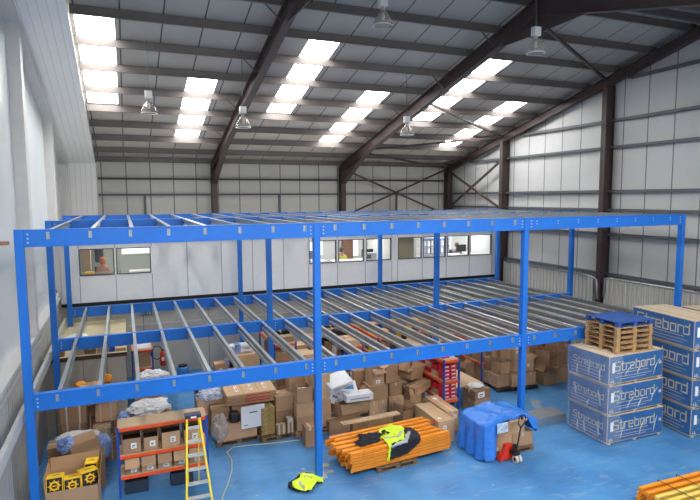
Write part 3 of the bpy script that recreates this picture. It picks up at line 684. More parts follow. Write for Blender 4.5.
# storeroom top goods
gl = 'small brown carton on the front edge of the storeroom top'
for i, x in enumerate((-.1, .4, .72, 1.05)): carton(x+.1, 5.3, 2.26, .3, .35, .22+.03*(i % 2), gl, group='cartons on the storeroom top', m=[CARD2, CARD3][i % 2])
simple('blue_crate', 'crate', 'small blue crate between cartons on the storeroom top', BLUEP, 1.32, 1.48, 5.15, 5.45, 2.26, 2.42)
simple('paper_stack', 'papers', 'flat pale papers at the right end of the storeroom top', CHIP, 1.5, 1.78, 5.1, 5.4, 2.26, 2.36)
crumple('white_paper_sheets', 'crumpled white sheets lying on the storeroom top by the left wall', 'paper', PAPER, .35, 7.2, 2.275, .6, .9, .12, 31, sub=3)
o = simple('wooden_offcut', 'wood', 'loose wooden offcut leaning on the storeroom top', mat('offcut', (190, 146, 104), .7), .98, 1.08, 6.0, 6.9, 2.26, 2.36); o.rotation_euler.z = -.25
# --- front rack with open cartons
rx0, rx1, ry0, ry1 = 1.55, 3.48, .78, 1.35
rack(rx0, rx1, ry0, ry1, (.5, .98, 1.62), 1.64, 'orange and blue rack of open cartons with a chipboard top, behind the yellow ladder')
row = [('first', .05), ('second', .42), ('third', .78), ('fourth', 1.2), ('fifth', 1.52)]
for k, (x, w, h) in enumerate(((1.83, .4, .3), (2.24, .32, .27), (2.68, .42, .32), (3.17, .42, .3))):
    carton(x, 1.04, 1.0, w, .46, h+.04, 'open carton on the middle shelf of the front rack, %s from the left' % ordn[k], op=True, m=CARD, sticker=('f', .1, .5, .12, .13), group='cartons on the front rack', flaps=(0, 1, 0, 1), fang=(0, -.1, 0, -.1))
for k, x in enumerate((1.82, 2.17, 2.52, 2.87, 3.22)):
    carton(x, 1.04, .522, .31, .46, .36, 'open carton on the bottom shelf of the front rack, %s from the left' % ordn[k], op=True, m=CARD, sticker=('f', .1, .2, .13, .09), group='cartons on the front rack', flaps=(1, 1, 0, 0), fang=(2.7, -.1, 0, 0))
for k, x in enumerate((1.9, 2.9)):
    carton(x, 1.1, .02, .5, .45, .28, 'dark item box on the floor under the front rack, %s' % ('left one' if k == 0 else 'right one'), m=mat('dark_box', (40, 52, 70), .6))
# --- ladder
t = thing('step_ladder', 'yellow fibreglass step ladder with grey treads and dark blue top, standing before the rack', 'ladder', (0, 0, 0))
LT = (3.0, 3.27, .36, 1.82); LB = (2.86, 3.42, -.4, 0)
def lp(s, f):
    xa = LT[0] if s == 0 else LT[1]; xb = LB[0] if s == 0 else LB[1]; return Vector((xb+(xa-xb)*f, LB[2]+(LT[2]-LB[2])*f, LT[3]*f))
for s in (0, 1):
    MB().bar(lp(s, 0)+Vector((0, 0, .02)), lp(s, 1), .042, .085, (0, 1, 0)).build('side_rail', YELF, t)
    xr = (3.02, 3.26)[s]; MB().bar((lp(s, 1).x, .5, 1.78), (xr, .72, .02), .025, .03, (0, 1, 0)).build('rear_leg', YELF, t)
    MB().box(lp(s, 0).x-.03, lp(s, 0).x+.03, LB[2]-.04, LB[2]+.05, 0, .05).build('foot', BLACK, t)
for k in range(6):
    f = (.27*k+.25)/1.82; a, b = lp(0, f), lp(1, f)
    MB().box(a.x+.01, b.x-.01, a.y-.055, a.y+.055, a.z-.016, a.z+.016).build('tread', GALVL, t)
MB().box(2.96, 3.31, .28, .5, 1.8, 1.88).build('top_cap', mat('cap_navy', (44, 54, 84), .5), t, .015)
MB().box(3.08, 3.2, .275, .28, 1.81, 1.85).build('cap_sticker', PAPER, t)
for s in (0, 1): MB().bar(lp(s, .35), ((2.92, 3.36)[s], .66, .7), .015, .015).build('spreader', GALV, t)
# --- behind the rack
carton(1.95, 3.0, 0, .55, .6, 1.08, 'brown carton under the white crumpled bag, left one behind the rack', m=CARD2)
carton(2.55, 3.0, 0, .6, .6, 1.1, 'brown carton under the white crumpled bag, right one behind the rack', m=CARD2, sticker=('f', .35, .8, .06, .1))
crumple('plastic_bag', 'crumpled white translucent plastic bag lying behind the rack of cartons', 'plastic bag', FILMW, 2.3, 2.9, 1.1, 1.0, .6, .4, 41, amp=.2)
crumple('wrapped_rolls', 'small blue wrapped roll left of the white bag behind the rack', 'roll', MATS['blue_film'], 1.68, 3.0, 1.0, .3, .5, .2, 43, sub=3)
carton(2.35, 4.95, 0, .8, .6, 1.28, 'brown carton behind the front beam carrying white film and an open flap', m=CARD)
crumple('plastic_bag', 'crumpled white and red plastic wrapping on the carton behind the front beam', 'plastic bag', FILMW, 2.5, 5.0, 1.3, .9, .5, .32, 44, amp=.25)
simple('white_box', 'box', 'flat white box leaning on the carton left of the red and white wrapping', WHITE, 2.1, 2.5, 4.8, 5.1, 1.3, 1.38).rotation_euler = (.2, -.25, .3)
rack(1.95, 2.58, 7.0, 8.4, (.5, 1.1, 1.72), 1.74, 'narrow orange and blue rack at the end of the storeroom')
carton(2.27, 7.45, 1.12, .5, .6, .5, 'plain brown carton on the middle shelf of the narrow rack', m=CARD3)
simple('white_board', 'board', 'pale flat board on top of the narrow rack', WHITE, 2.0, 2.54, 7.1, 8.3, 1.745, 1.78)
t = thing('blue_drum', 'blue plastic drum with a black lid by the wall under the offices', 'drum', (3.7, 8.9, 0))
MB().lathe([(0, 0), (.2, 0), (.22, .05), (.22, .4), (.2, .46), (0, .46)], n=20).build('drum', mat('drum_blue', (60, 130, 200), .5), t, smooth=True); MB().lathe([(0, .46), (.16, .46), (.16, .52), (0, .52)], n=20).build('lid', BLACK, t)

# --- heap by (180-250, 345-375): Y 4.6 .. 6
def heap(boxes, group, label, **kw):
    for b in boxes:
        x, y, z, w, d, h = b[:6]; k = dict(kw); k.update(b[6] if len(b) > 6 else {})
        lb = k.pop('label', label); g = k.pop('group', group if lb == label else None)
        carton(x, y, z, w, d, h, lb, group=g, **k)
g2 = 'brown carton in the jumbled pile right of the blue alley behind the front beam'
heap([(4.1, 5.2, 0, .6, .6, .5), (4.75, 5.3, 0, .6, .6, .55), (4.2, 5.3, .5, .5, .5, .45, dict(rz=.3)), (4.75, 5.3, .55, .6, .5, .5, dict(rz=-.2)), (4.05, 4.6, 0, .55, .5, .9, dict(m=CARD3)),
      (4.5, 5.2, 1.05, .35, .35, .5, dict(m=CARD2, label='dark brown upright carton topping the pile behind the front beam', sticker=('f', 0, .6, .1, .1))),
      (4.6, 4.5, 0, .5, .5, .55), (4.62, 4.5, .55, .5, .4, .42, dict(m=CARD3, rz=.2, label='pale open carton on the pile under the third joist', op=True)),
      (5.1, 4.5, 0, .5, .5, .9), (4.0, 4.55, .92, .4, .35, .22, dict(m=CARD3, label='small pale carton at the left edge of the pile behind the front beam'))], 'pile right of the alley', g2)
crumple('orange_packet', 'orange packet on top of the jumbled pile behind the front beam', 'packet', MATS['orange_wrap'], 4.85, 5.0, 1.12, .45, .35, .28, 51, sub=3)
simple('grey_bin', 'bin', 'grey plastic bins beside the pile by the drum', mat('bin_grey', (90, 98, 110), .5), 3.72, 4.0, 5.1, 5.5, 0, 1.2)
simple('grey_blue_crate', 'crate', 'grey blue striped packs beside the dark upright carton', mat('pack_blue_grey', (120, 136, 170), .5), 4.72, 5.0, 5.5, 5.8, 1.05, 1.5)
carton(5.35, 5.9, 0, 1.0, .8, .9, 'lower big brown carton beneath the blue and white rolls', m=CARD2)
carton(5.35, 5.9, .9, 1.0, .8, .72, 'big brown carton with blue and white rolls on top, behind the fifth joist', m=CARD3)
for k in range(4):
    o = MB().tube([(-.42, 0, 0), (.42, 0, 0)], .075, 14).build('wrapped_roll', mat('roll_white', (226, 230, 240), .4), None, 0, True); o.location = (5.2, 5.75+.17*(k % 2), 1.7+.15*(k//2)); o.rotation_euler.z = .05
    tag(o, 'white roll with blue ends on the big carton, %s' % ['lower front', 'lower back', 'upper front', 'upper back'][k], 'roll', 'rolls on the big carton')
    MB().box(-.12, .06, -.078, .078, -.077, .077).build('blue_band', MATS['blue_film'], o)
# --- pallet 1 group
pallet(4.55, 3.05, 0, 1.25, 1.0, 'wooden pallet under the long carton and the white panel', m=WOODD, rz=.06)
carton(4.5, 2.95, .13, 1.1, .8, .42, 'long brown carton with a pale band on the left pallet', m=CARD, rz=.06, sticker=[('f', .38, .7, .06, .06)], straps=False, tape='top')
t = thing('printed_sheet', 'grey-white printed sheet hanging over the front of the long carton', 'panel', (4.95, 2.5, .42), .06)
MB().box(-.33, .33, -.012, .0, 0, .62).build('sheet', WHITE, t); MB().box(-.1, .12, -.016, -.012, .42, .45).build('print', INK, t); MB().box(-.25, -.15, -.016, -.012, .08, .1).build('print', INK, t)
carton(4.15, 3.2, .56, .5, .5, .34, 'brown carton on the left end of the long carton, behind the black stool', m=CARD2)
carton(4.75, 3.15, .56, .6, .5, .4, 'dark carton under the flattened cardboard sheets', m=CARD2)
carton(5.05, 3.5, 0.14, .35, .5, .95, 'narrow brown carton between the two pallets', m=CARD2)
def flat_stack():
    for k in range(7):
        t = thing('flattened_carton', 'flattened carton in the stack above the white sheet, %s from the top' % ordn[6-k], 'cardboard', (5.0+.02*(k % 3), 3.25+.015*((k*2) % 3), 1.0+.045*k), .02*((k*5) % 4)-.03, 'flattened cartons'); t.rotation_euler.x = .06
        a = .7
        MB().box(-a, a, -.42, .42, 0, .035).build('sheet', CARD3 if k == 6 else CARD, t, .004)
        if k == 6:
            for xx in (-.36, .05, .45):
                MB().box(xx-.05, xx+.03, -.2, .2, .035, .038).build('paper_label', PAPER, t); MB().box(xx-.02, xx+.01, -.12, .06, .038, .04).build('red_print', REDBOX, t)
            for xx in (-.22, .22): MB().box(xx-.004, xx+.004, -.42, .42, .035, .037).build('crease', CARD2, t)
        elif k % 2: MB().box(-.2, .5, -.424, -.42, .005, .03).build('red_print', REDBOX, t)
flat_stack()
simple('stool_seat', 'stool', 'black padded stool seat wrapped in clear film, left of the white panel', BLACK, 4.35, 4.62, 2.62, 2.9, .56, .85, .05)
crumple('plastic_film_heap', 'clear plastic film hanging over the left end of the long carton', 'plastic film', clear_mat('film_grey', (214, 216, 214), .4, .2, .5, 6), 4.08, 2.75, .1, .5, .7, .8, 61, amp=.1)
crumple('wrapped_rolls', 'blue and white bagged goods behind the right end of the front rack', 'bag', mat('bag_blue_white', (120, 140, 190), .3, rgb2=(225, 228, 235), nscale=9), 3.98, 3.6, 1.0, .8, .5, .28, 63)
carton(3.9, 3.7, 0, .75, .5, .6, 'lower brown carton under the blue and white bagged goods', m=CARD2); carton(3.95, 3.7, .6, .75, .5, .4, 'upper brown carton under the blue and white bagged goods', m=CARD3)
carton(4.2, 3.95, 1.0, .35, .3, .35, 'open pale carton left of the flattened cardboard sheets', m=CARD3, op=True, sticker=('f', 0, .5, .14, .12))
# --- pallet 2 group
pallet(5.6, 2.75, 0, .95, .8, 'dark wooden pallet under the plywood offcuts, right of the white panel', m=WOODD, rz=.08)
for k in range(6):
    o = simple('plywood_bundle', 'wood', 'bundle of yellowish wood pieces stacked on the dark pallet, %s from the bottom' % ordn[k], mat('bundle_wood', (176, 150, 92), .8, rgb2=(140, 116, 70), nscale=8), 5.16, 5.55, 2.5, 2.95, .135+.13*k, .135+.13*k+.12, .005, 'wood bundles'); o.rotation_euler.z = .08
carton(5.9, 2.95, .135, .5, .5, .55, 'brown carton under the taller carton on the dark pallet', m=CARD2)
carton(5.9, 2.95, .69, .56, .55, .42, 'brown carton topmost on the dark pallet', m=CARD, rz=.08, sticker=('t', -.25, .25, .14, .12))
carton(5.72, 2.48, .135, .26, .22, .26, 'small brown carton at the front of the dark pallet, left one', m=CARD2, straps=True)
carton(5.98, 2.5, .135, .2, .24, .4, 'small brown carton at the front of the dark pallet, right one', m=CARD2, straps=True)
# --- pallet 3 group, behind front-left post
pallet(6.7, 2.85, 0, 1.2, 1.2, 'wooden pallet edge on, under the column of cartons behind the front post', rz=.02, m=WOOD)
for k, (x, y) in enumerate(((6.42, 2.6), (6.42, 3.1), (6.95, 2.6), (6.95, 3.1))):
    for j in range(2):
        carton(x, y, .13+.4*j, .5, .46, .4, 'brown carton with dark tape in the column behind the front post', m=CARD, group='column of cartons behind the front post', sticker=('l', .3, .6, .08, .1) if k < 2 else None)
carton(6.42, 2.6, .93, .46, .42, .26, 'open carton holding white parcels left of the front post', m=CARD, op=True, fill=WHITE)
carton(6.95, 2.65, .93, .48, .46, .75, 'tall brown carton seen right behind the front post, top of its column', m=CARD3)
carton(6.35, 3.15, .93, .46, .46, .66, 'tall carton rising left of the front post behind the open one', m=CARD2)
for k in range(3):
    o = simple('white_parcel', 'parcel', 'white rounded parcel in the open carton left of the post, %s' % ordn[k], WHITE, 6.25+.15*k, 6.4+.15*k, 2.5, 2.68, 1.13, 1.3, .04, 'white parcels in the open carton')
carton(6.3, 1.72, 0, .26, .3, .56, 'small upright brown carton on the floor just left of the front post', m=CARD2)
g3 = 'brown carton in the dim pile between the two carton columns left of the front post'
heap([(5.45, 4.1, 0, .6, .6, .6), (6.2, 4.02, 0, .6, .6, .5), (5.5, 4.1, .6, .5, .5, .45), (6.2, 4.0, .5, .55, .5, .5, dict(rz=.3)), (6.75, 4.3, 0, .5, .5, .95), (6.15, 3.98, 1.0, .45, .4, .3, dict(rz=.5, m=CARD2)), (7.2, 4.4, 0, .5, .5, 1.2), (6.7, 4.3, .95, .5, .45, .3, dict(op=True)), (5.5, 4.1, 1.05, .5, .4, .35)], 'dim pile left of post', g3)
crumple('clear_bag', 'clear plastic bag of goods on the dim pile left of the front post', 'plastic bag', clear_mat('bag_clear', (170, 160, 140), .6, .2, .8, 8), 5.75, 3.85, .9, .45, .45, .42, 71)
# --- white parcels heap
carton(7.55, 2.35, 0, 1.0, .6, .36, 'wide brown carton with bulging lid at the bottom of the white box pile', m=CARD2, rz=-.05, sticker=('f', .4, .5, .1, .14))
carton(7.85, 2.6, .38, .95, .65, .4, 'open brown carton holding up the white boxes', m=CARD, rz=.12, op=True, rx=.05, flaps=(1, 0, 0, 1), fang=(2.6, 0, 0, .6), fill=CARD2)
def wbox(x, y, z, w, d, h, rz, rx, ry, label, blue=False):
    t = thing('white_box', label, 'box', (x, y, z), rz, 'white printed boxes', rx, ry)
    MB().box(-w/2, w/2, -d/2, d/2, 0, h).build('body', WHITE, t, .006); MB().box(-w*.35, w*.35, -d/2-.003, -d/2, h*.35, h*.5).build('print', MATS['pack_blue_grey'], t)
    if blue: MB().box(-w*.1, w*.35, -d*.35, d*.35, h, h+.003).build('blue_label', mat('label_blue', (60, 140, 200), .5), t)
wbox(7.45, 2.6, 1.28, .8, .5, .2, .25, .5, -.12, 'white box topmost on the pile beside the front post')
wbox(7.72, 2.7, 1.0, .7, .45, .22, -.1, .45, .15, 'white box with a blue label in the middle of the pile', True)
wbox(7.28, 2.65, .72, .6, .3, .5, .5, .1, .5, 'white box leaning steeply at the left side of the pile')
wbox(7.98, 2.25, .86, .85, .35, .2, .02, .05, .02, 'long flat white box lowest on the right of the pile')
wbox(7.8, 2.7, .8, .7, .4, .2, .3, .1, .1, 'white box half buried in the open carton')
carton(7.15, 3.2, 0, .5, .5, 1.0, 'brown carton behind the front post, left of the white box pile', m=CARD); carton(7.12, 3.2, 1.0, .4, .4, .42, 'orange-brown carton seen at the right edge of the front post', m=mat('orange_card', (214, 130, 70), .8))
# --- towers
g4 = 'brown carton in the lower part of the tower right of the white boxes'
heap([(8.6, 2.7, 0, .3, .5, .32), (8.91, 2.72, 0, .3, .5, .32), (8.6, 2.7, .32, .3, .5, .3), (8.91, 2.72, .32, .3, .5, .3), (8.77, 2.75, .62, .62, .55, .46, dict(m=CARD, label='wide brown carton beneath the open-topped carton of the tower')),
      (8.74, 2.7, 1.08, .42, .42, .48, dict(op=True, m=CARD, fill=MATS['bag_blue_white'], fang=(1.9, .3, -.4, 1.2), label='open carton with blue bags, topmost of the tower right of the white boxes', sticker=('f', 0, .25, .14, .1), rz=.1)),
      (8.42, 3.3, 0, .42, .42, .9), (8.42, 3.3, .9, .4, .4, .5, dict(m=CARD2, label='dark brown carton with a large white label left of the open-topped tower', sticker=('l', 0, .6, .16, .26)))], 'tower of cartons', g4)
for k in range(4):
    o = carton(9.2+.13*k, 2.75, 0, .12, .5, .64, 'tall flat carton standing under the square carton, %s from the left' % ordn[k], m=CARD3 if k % 2 else CARD, tape=None, group='upright flat cartons')
carton(9.38, 2.8, .64, .44, .45, .42, 'square brown carton in the middle of the right tower', m=CARD, rz=.1)
carton(9.28, 2.85, 1.06, .42, .42, .56, 'carton with a glossy white top, topmost of the right tower', m=CARD, sticker=('t', 0, 0, .34, .3), rz=.1)
g5 = 'open flattened carton in the loose heap beside the red-box rack'
heap([(10.15, 3.0, 1.0, .6, .5, .18, dict(rz=.4, ry=.1, op=True, fill=False, label='long open carton at the top of the loose heap by the red-box rack')), (10.2, 2.6, .72, .75, .4, .22, dict(rz=.35, ry=-.12, label='long slanting carton in the loose heap by the red-box rack')),
      (9.95, 2.5, .35, .4, .4, .35, dict(op=True)), (10.25, 2.9, .35, .45, .45, .35, dict(op=True, rz=.5)), (10.15, 3.3, 0, .6, .6, .35), (10.2, 2.7, 0, .6, .5, .35), (10.1, 3.4, .35, .5, .5, .6)], 'loose heap by red rack', g5, m=CARD)
simple('dark_blue_case', 'case', 'dark blue case with a white lid beside the top of the carton towers', mat('case_navy', (36, 44, 90), .5), 9.95, 10.35, 3.55, 3.95, 1.28, 1.62)
simple('case_support_carton', 'carton', 'brown carton holding up the dark blue case', CARD2, 9.9, 10.38, 3.5, 4.0, .95, 1.28)
simple('flat_white_box', 'box', 'flat white box lying on the dark blue case', WHITE, 9.98, 10.2, 3.5, 3.9, 1.62, 1.68)
crumple('yellow_bag', 'yellow bag right of the dark blue case', 'bag', YEL, 10.5, 4.1, 1.1, .3, .3, .5, 77, sub=3)
carton(9.86, 1.08, 0, .5, 1.4, .62, 'long weathered brown crate-like carton behind the orange beams, the nearer of two', m=CARD3, rz=-.03, sticker=('f', -.1, .7, .1, .1), tape=None)
carton(10.36, 1.5, 0, .38, 1.3, .64, 'long narrow brown carton behind the orange beams, the farther of two', m=CARD, rz=-.03, sticker=[('f', .2, .75, .1, .1), ('t', 0, .3, .12, .14)])
carton(9.3, 1.9, 0, .4, .4, .5, 'ragged brown carton left of the long weathered carton', m=CARD2, op=True, rz=.3)
for k, (x, y, z) in enumerate(((4.2, 5.25, .96), (4.0, 5.0, 1.15), (4.95, 5.1, 1.06), (5.3, 4.45, .91), (5.45, 4.05, 1.41), (6.2, 3.95, 1.31), (6.72, 4.25, 1.26), (7.2, 4.4, 1.21), (8.2, 3.6, 0), (8.2, 3.6, .5), (9.9, 3.1, .71), (10.3, 3.3, .96), (9.75, 3.6, 0), (9.0, 3.7, 0), (9.0, 3.7, .6))):
    big = z in (0, .5, .6)
    carton(x, y, z, .5 if big else random.uniform(.22, .34), .45 if big else .25, .5 if big else random.uniform(.12, .22), 'loose brown carton lying among the heaps behind the front beam', m=random.choice([CARD, CARD2, CARD3]), rz=random.uniform(-.7, .7), op=(k % 3 == 0), group='loose cartons on the heaps')
# wood plank under
o = simple('wooden_plank', 'plank', 'flat wooden plank lying behind the orange beams', mat('plank_grey', (176, 150, 120), .8, var=.1, nscale=10), 7.0, 8.75, .98, 1.2, .72, .76); o.rotation_euler.z = .05
simple('plank_block', 'block', 'stack of boards carrying the plank behind the orange beams', WOODD, 7.3, 8.5, .99, 1.18, 0, .72)
# --- red box rack
rack(10.62, 11.15, 1.78, 4.5, (.57, 1.15, 1.8), 1.85, 'orange and blue rack filled with red boxes, right of centre')
rg = 'red and white box in the stacks on the red-box rack'
n = 0
for zi, (z, cnt) in enumerate(((.592, 4), (1.172, 4))):
    for j in range(cnt):
        for (yy, xx) in ((2.0, 10.76), (2.0, 10.99)):
            for_name = 'red box stacked on the %s shelf at the near end of the red-box rack' % ('lower', 'middle')[zi]
            o = MB().box(-.1, .1, -.16, .16, 0, .118).build('red_box', REDBOX, None, .004); o.location = (xx+random.uniform(-.01, .01), yy, z+.12*j); o.rotation_euler.z = random.uniform(-.04, .04)
            tag(o, for_name, 'box', 'red boxes %d' % zi); MB().box(-.06, .07, -.164, -.16, .04, .075).build('print', PAPER, o)
    for j in range(5):
        yy = 2.45+.4*j
        for i in range(2+(j % 2)):
            w = (MATS['pack_blue_grey'], REDBOX, PAPER)[(i+j) % 3] if (i+j) % 3 != 0 else PAPER
            o = MB().box(-.2, .2, -.15, .15, 0, .17).build('stock_box', REDBOX if (i+j) % 2 else CHIP, None, .004); o.location = (10.87, yy, z+.172*i)
            tag(o, 'small stock box along the side of the red-box rack, %s shelf' % ('lower', 'middle')[zi], 'box', 'stock boxes %d' % zi)
for j in range(3):
    o = MB().box(-.12, .12, -.14, .14, 0, .06).build('red_box', REDBOX); o.location = (10.8+.02*j, 2.1+.5*j, 1.824); tag(o, 'flat red box on the top shelf of the red-box rack, %s from the near end' % ordn[j], 'box')
# table right of the rack, floor carton
t = thing('packing_table', 'low table with a pale board top behind the red-box rack', 'table', (12.0, 3.2, 0))
MB().box(-.55, .55, -.75, .75, .62, .66).build('table_top', CHIP, t)
for sx in (-1, 1):
    for sy in (-1, 1): MB().box(sx*.5-.03, sx*.5+.03, sy*.7-.03, sy*.7+.03, 0, .62).build('leg', GALV, t)
carton(12.0, 2.05, 0, .62, .55, .42, 'lower brown carton standing behind the tarpaulin load', m=CARD, rz=.1)
carton(12.0, 2.05, .42, .66, .55, .3, 'brown carton with a printed white label standing behind the tarpaulin load', m=CARD2, rz=.15, sticker=('f', -.1, .5, .28, .18))
crumple('clear_wrap', 'clear plastic wrap heaped on the carton behind the tarpaulin load', 'plastic wrap', FILMW, 12.0, 2.1, .72, .5, .4, .12, 81, sub=3)
# --- far racks and cartons
rack(13.55, 14.35, 3.95, 5.6, (.75, 1.45), 1.5, 'orange and blue rack holding cartons, left of the right-hand post')
for k, (x, y, z) in enumerate(((13.95, 4.35, .77), (13.95, 5.1, .77), (13.95, 4.35, 1.47), (13.95, 4.3, .0), (13.95, 5.1, 0))):
    carton(x, y, z, .7, .62, .6 if z else .62, ['brown carton on the middle shelf front of the rack left of the right-hand post', 'brown carton on the middle shelf back of that rack', 'brown carton on top of the rack left of the right-hand post', 'brown carton under the rack left of the right-hand post, front', 'brown carton under that rack, back'][k], m=CARD, sticker=('f', .2, .8, .06, .05) if k == 0 else None)
carton(13.2, 4.5, 0, .5, .5, .55, 'open brown carton on the floor left of the far rack', m=CARD2, op=True, rz=.3)
carton(12.9, 5.6, 0, .8, .7, .8, 'large dark brown carton behind the packing table', m=CARD2, op=True); carton(13.0, 6.4, 0, .8, .7, 1.1, 'brown carton farther behind the packing table', m=CARD2)
# heap pallet behind the right post
pallet(14.4, 3.5, 0, 1.6, 1.2, 'dark pallet under the carton heap behind the right-hand post', m=mat('pallet_dark', (60, 46, 40), .85), rz=-.12)
g6 = 'brown carton in the heaped pallet load behind the right-hand post'
heap([(13.85, 3.35, .13, .5, .5, .42), (14.35, 3.2, .13, .5, .5, .45), (14.85, 3.15, .13, .48, .5, .45), (13.85, 3.85, .13, .5, .45, .42), (14.4, 3.75, .13, .5, .45, .42), (14.95, 3.65, .13, .45, .45, .42),
      (13.95, 3.4, .56, .45, .45, .42, dict(op=True, rz=.2)), (14.4, 3.3, .6, .45, .4, .45, dict(rz=.3, ry=.15)), (14.85, 3.2, .6, .42, .42, .42, dict(op=True, rz=-.1, sticker=('f', 0, .5, .1, .1))), (14.9, 3.7, .58, .45, .42, .42), (14.4, 3.8, .58, .5, .45, .45), (13.9, 3.9, .56, .45, .4, .45),
      (14.15, 3.3, 1.02, .4, .4, .38, dict(rz=.4, op=True, ry=.2)), (14.55, 3.3, 1.05, .32, .3, .5, dict(rz=-.2, ry=-.25, label='tall carton with two white labels leaning on the heap behind the right-hand post', sticker=[('f', .1, .75, .1, .1), ('f', .1, .45, .1, .1)])), (14.9, 3.5, 1.02, .45, .42, .38, dict(op=True, rz=.3)), (14.0, 3.85, 1.0, .45, .4, .4)],
     'heap behind the right post', g6, m=CARD)
g7 = 'brown carton in the second heap, left of the board stacks'
heap([(15.75, 3.2, 0, .6, .6, .5, dict(op=True)), (16.35, 3.3, 0, .6, .6, .6), (15.6, 3.9, 0, .6, .6, .8), (16.2, 3.95, 0, .6, .6, .7), (15.8, 3.25, .5, .5, .5, .5, dict(op=True, rz=.5)), (16.3, 3.3, .6, .5, .5, .5, dict(op=True, rz=.2)), (15.6, 3.9, .8, .5, .5, .6, dict(rz=.2)), (16.2, 3.95, .7, .5, .5, .7), (16.9, 3.9, 0, .6, .6, 1.3), (16.3, 3.3, 1.1, .5, .45, .4, dict(op=True, rz=.6)),
      (13.8, 4.6, 0, .0001+.5, .5, .0+.5), (14.9, 4.8, 0, .6, .6, .8), (15.0, 4.8, .8, .6, .6, .7, dict(op=True)), (15.7, 4.9, 0, .7, .7, 1.2), (16.5, 4.9, 0, .7, .7, 1.1), (16.5, 4.9, 1.1, .6, .6, .6), (15.6, 4.9, 1.2, .6, .5, .5)][:10]+[(14.95, 4.8, 0, .6, .6, .8), (15.0, 4.8, .8, .6, .6, .7, dict(op=True)), (15.7, 4.9, 0, .7, .7, 1.2), (16.5, 4.9, 0, .7, .7, 1.1), (16.5, 4.9, 1.1, .6, .6, .6), (15.6, 4.9, 1.2, .6, .5, .5)],
     'second heap', g7, m=CARD2)
# --- racks seen through the joists
def stocked(x0, x1, y0, y1, label, mats, short, top=True):
    rack(x0, x1, y0, y1, (.5, 1.15, 1.82), 1.86, label)
    zs = (.525, 1.175, 1.845) if top else (.525, 1.175)
    for zi, z in enumerate(zs):
        n = int((y1-y0-.1)/.42)
        for j in range(n):
            if random.random() < .12: continue
            hh = random.uniform(.28, .48) if zi < 2 else random.uniform(.1, .32); m = random.choice(mats)
            o = MB().box(-(x1-x0)*.42, (x1-x0)*.42, -.19, .19, 0, hh).build('stock_carton', m, None, .006); o.location = ((x0+x1)/2, y0+.28+j*.42, z); o.rotation_euler.z = random.uniform(-.05, .05)
            tag(o, 'stock carton on the %s shelf of the %s' % (('lower', 'middle', 'top')[zi], short), 'carton', 'stock on the %s shelf of the %s' % (('lower', 'middle', 'top')[zi], short))
            MB().box(-.03, .03, -.192, .192, hh-.05, hh+.002).build('tape', TAPE, o)
mm = [CARD, CARD2, CARD3, WHITE, DARKIN]
stocked(6.35, 7.1, 5.5, 7.6, 'long shelving rack seen through the joists left of the front post, orange beams', mm, 'long rack left of the front post')
stocked(8.4, 9.05, 4.3, 7.2, 'shelving rack seen through the joists right of the front post, nearest one', mm, 'rack just right of the front post')
stocked(9.9, 10.4, 4.9, 8.2, 'shelving rack with yellow and brown stock seen through the centre joists, dark one', [YEL, CARD2, DARKIN, REDBOX, MATS['orange_wrap']], 'dark rack seen through the centre joists')
stocked(11.6, 12.2, 5.2, 8.6, 'shelving rack with yellow boxes seen through the joists right of centre, far one', [YEL, CARD2, BLACK, MATS['pack_blue_grey']], 'far rack with yellow boxes')
for k in range(4): carton(7.55+.0*k, 5.0+.62*k, 0, .55, .55, 1.3+.12*(k % 2), 'tall pale carton in the row between the two middle racks', m=[CARD3, CHIP][k % 2], group='tall pale cartons')
for k, (x, y) in enumerate(((7.75, 7.9), (8.6, 8.0), (13.2, 7.4), (14.2, 7.2), (15.3, 7.3), (16.6, 6.8))): carton(x, y, 0, .9, .8, 1.1+.25*(k % 3), 'large brown carton by the far wall under the offices', m=random.choice([CARD, CARD2]), group='large cartons by the far wall')

# ------------------------------------------------------------------ stack of orange racking beams
pallet(7.9, .2, 0, 1.15, 1.25, 'wooden pallet under the stack of orange beams', m=WOODD, rz=.06)
BR = .075; bl = 2.85
def rack_beam(mat_, length, label, group):
    t = thing('racking_beam', label, 'racking beam', (0, 0, 0), 0, group)
    MB().box(-length/2, length/2, -.05, .05, 0, .07).build('beam', mat_, t, .006)
    MB().box(-length/2, length/2, -.051, -.0495, .03, .04).build('groove', mat('groove_brown', (160, 90, 30), .6), t)
    for s in (-1, 1):
        MB().box(s*length/2-.004, s*length/2+.004, -.06, .035, -.005, .073).box(min(s*length/2, s*(length/2+.03)), max(s*length/2, s*(length/2+.03)), -.06, -.052, -.005, .073).build('end_connector', mat_, t)
    return t
RB = None
rows = 6
for r in range(rows):
    for c in range(6):
        if RB is None: o = RB = rack_beam(BEAMO, bl, '', 'orange racking beams')
        else: o = copy_tree(RB)
        u = (c-2.5)*.215+random.uniform(-.02, .02); sh = random.uniform(-.2, .05) if c else random.uniform(-.05, .05)
        ca, sa = math.cos(.075), math.sin(.075)
        o.location = (8.09+sh*ca-u*sa, .27+u*ca+sh*sa, .137+r*.079); o.rotation_euler.z = .075+random.uniform(-.006, .006)
        lay = 'top layer' if r == rows-1 else 'bottom layer' if r == 0 else '%s layer up' % ordn[r]
        o['label'] = 'orange racking beam in the %s of the stack, %s' % (lay, ['nearest the camera', 'second from the front', 'third from the front', 'fourth from the front', 'fifth from the front', 'at the back'][c])
ZT = .137+rows*.079
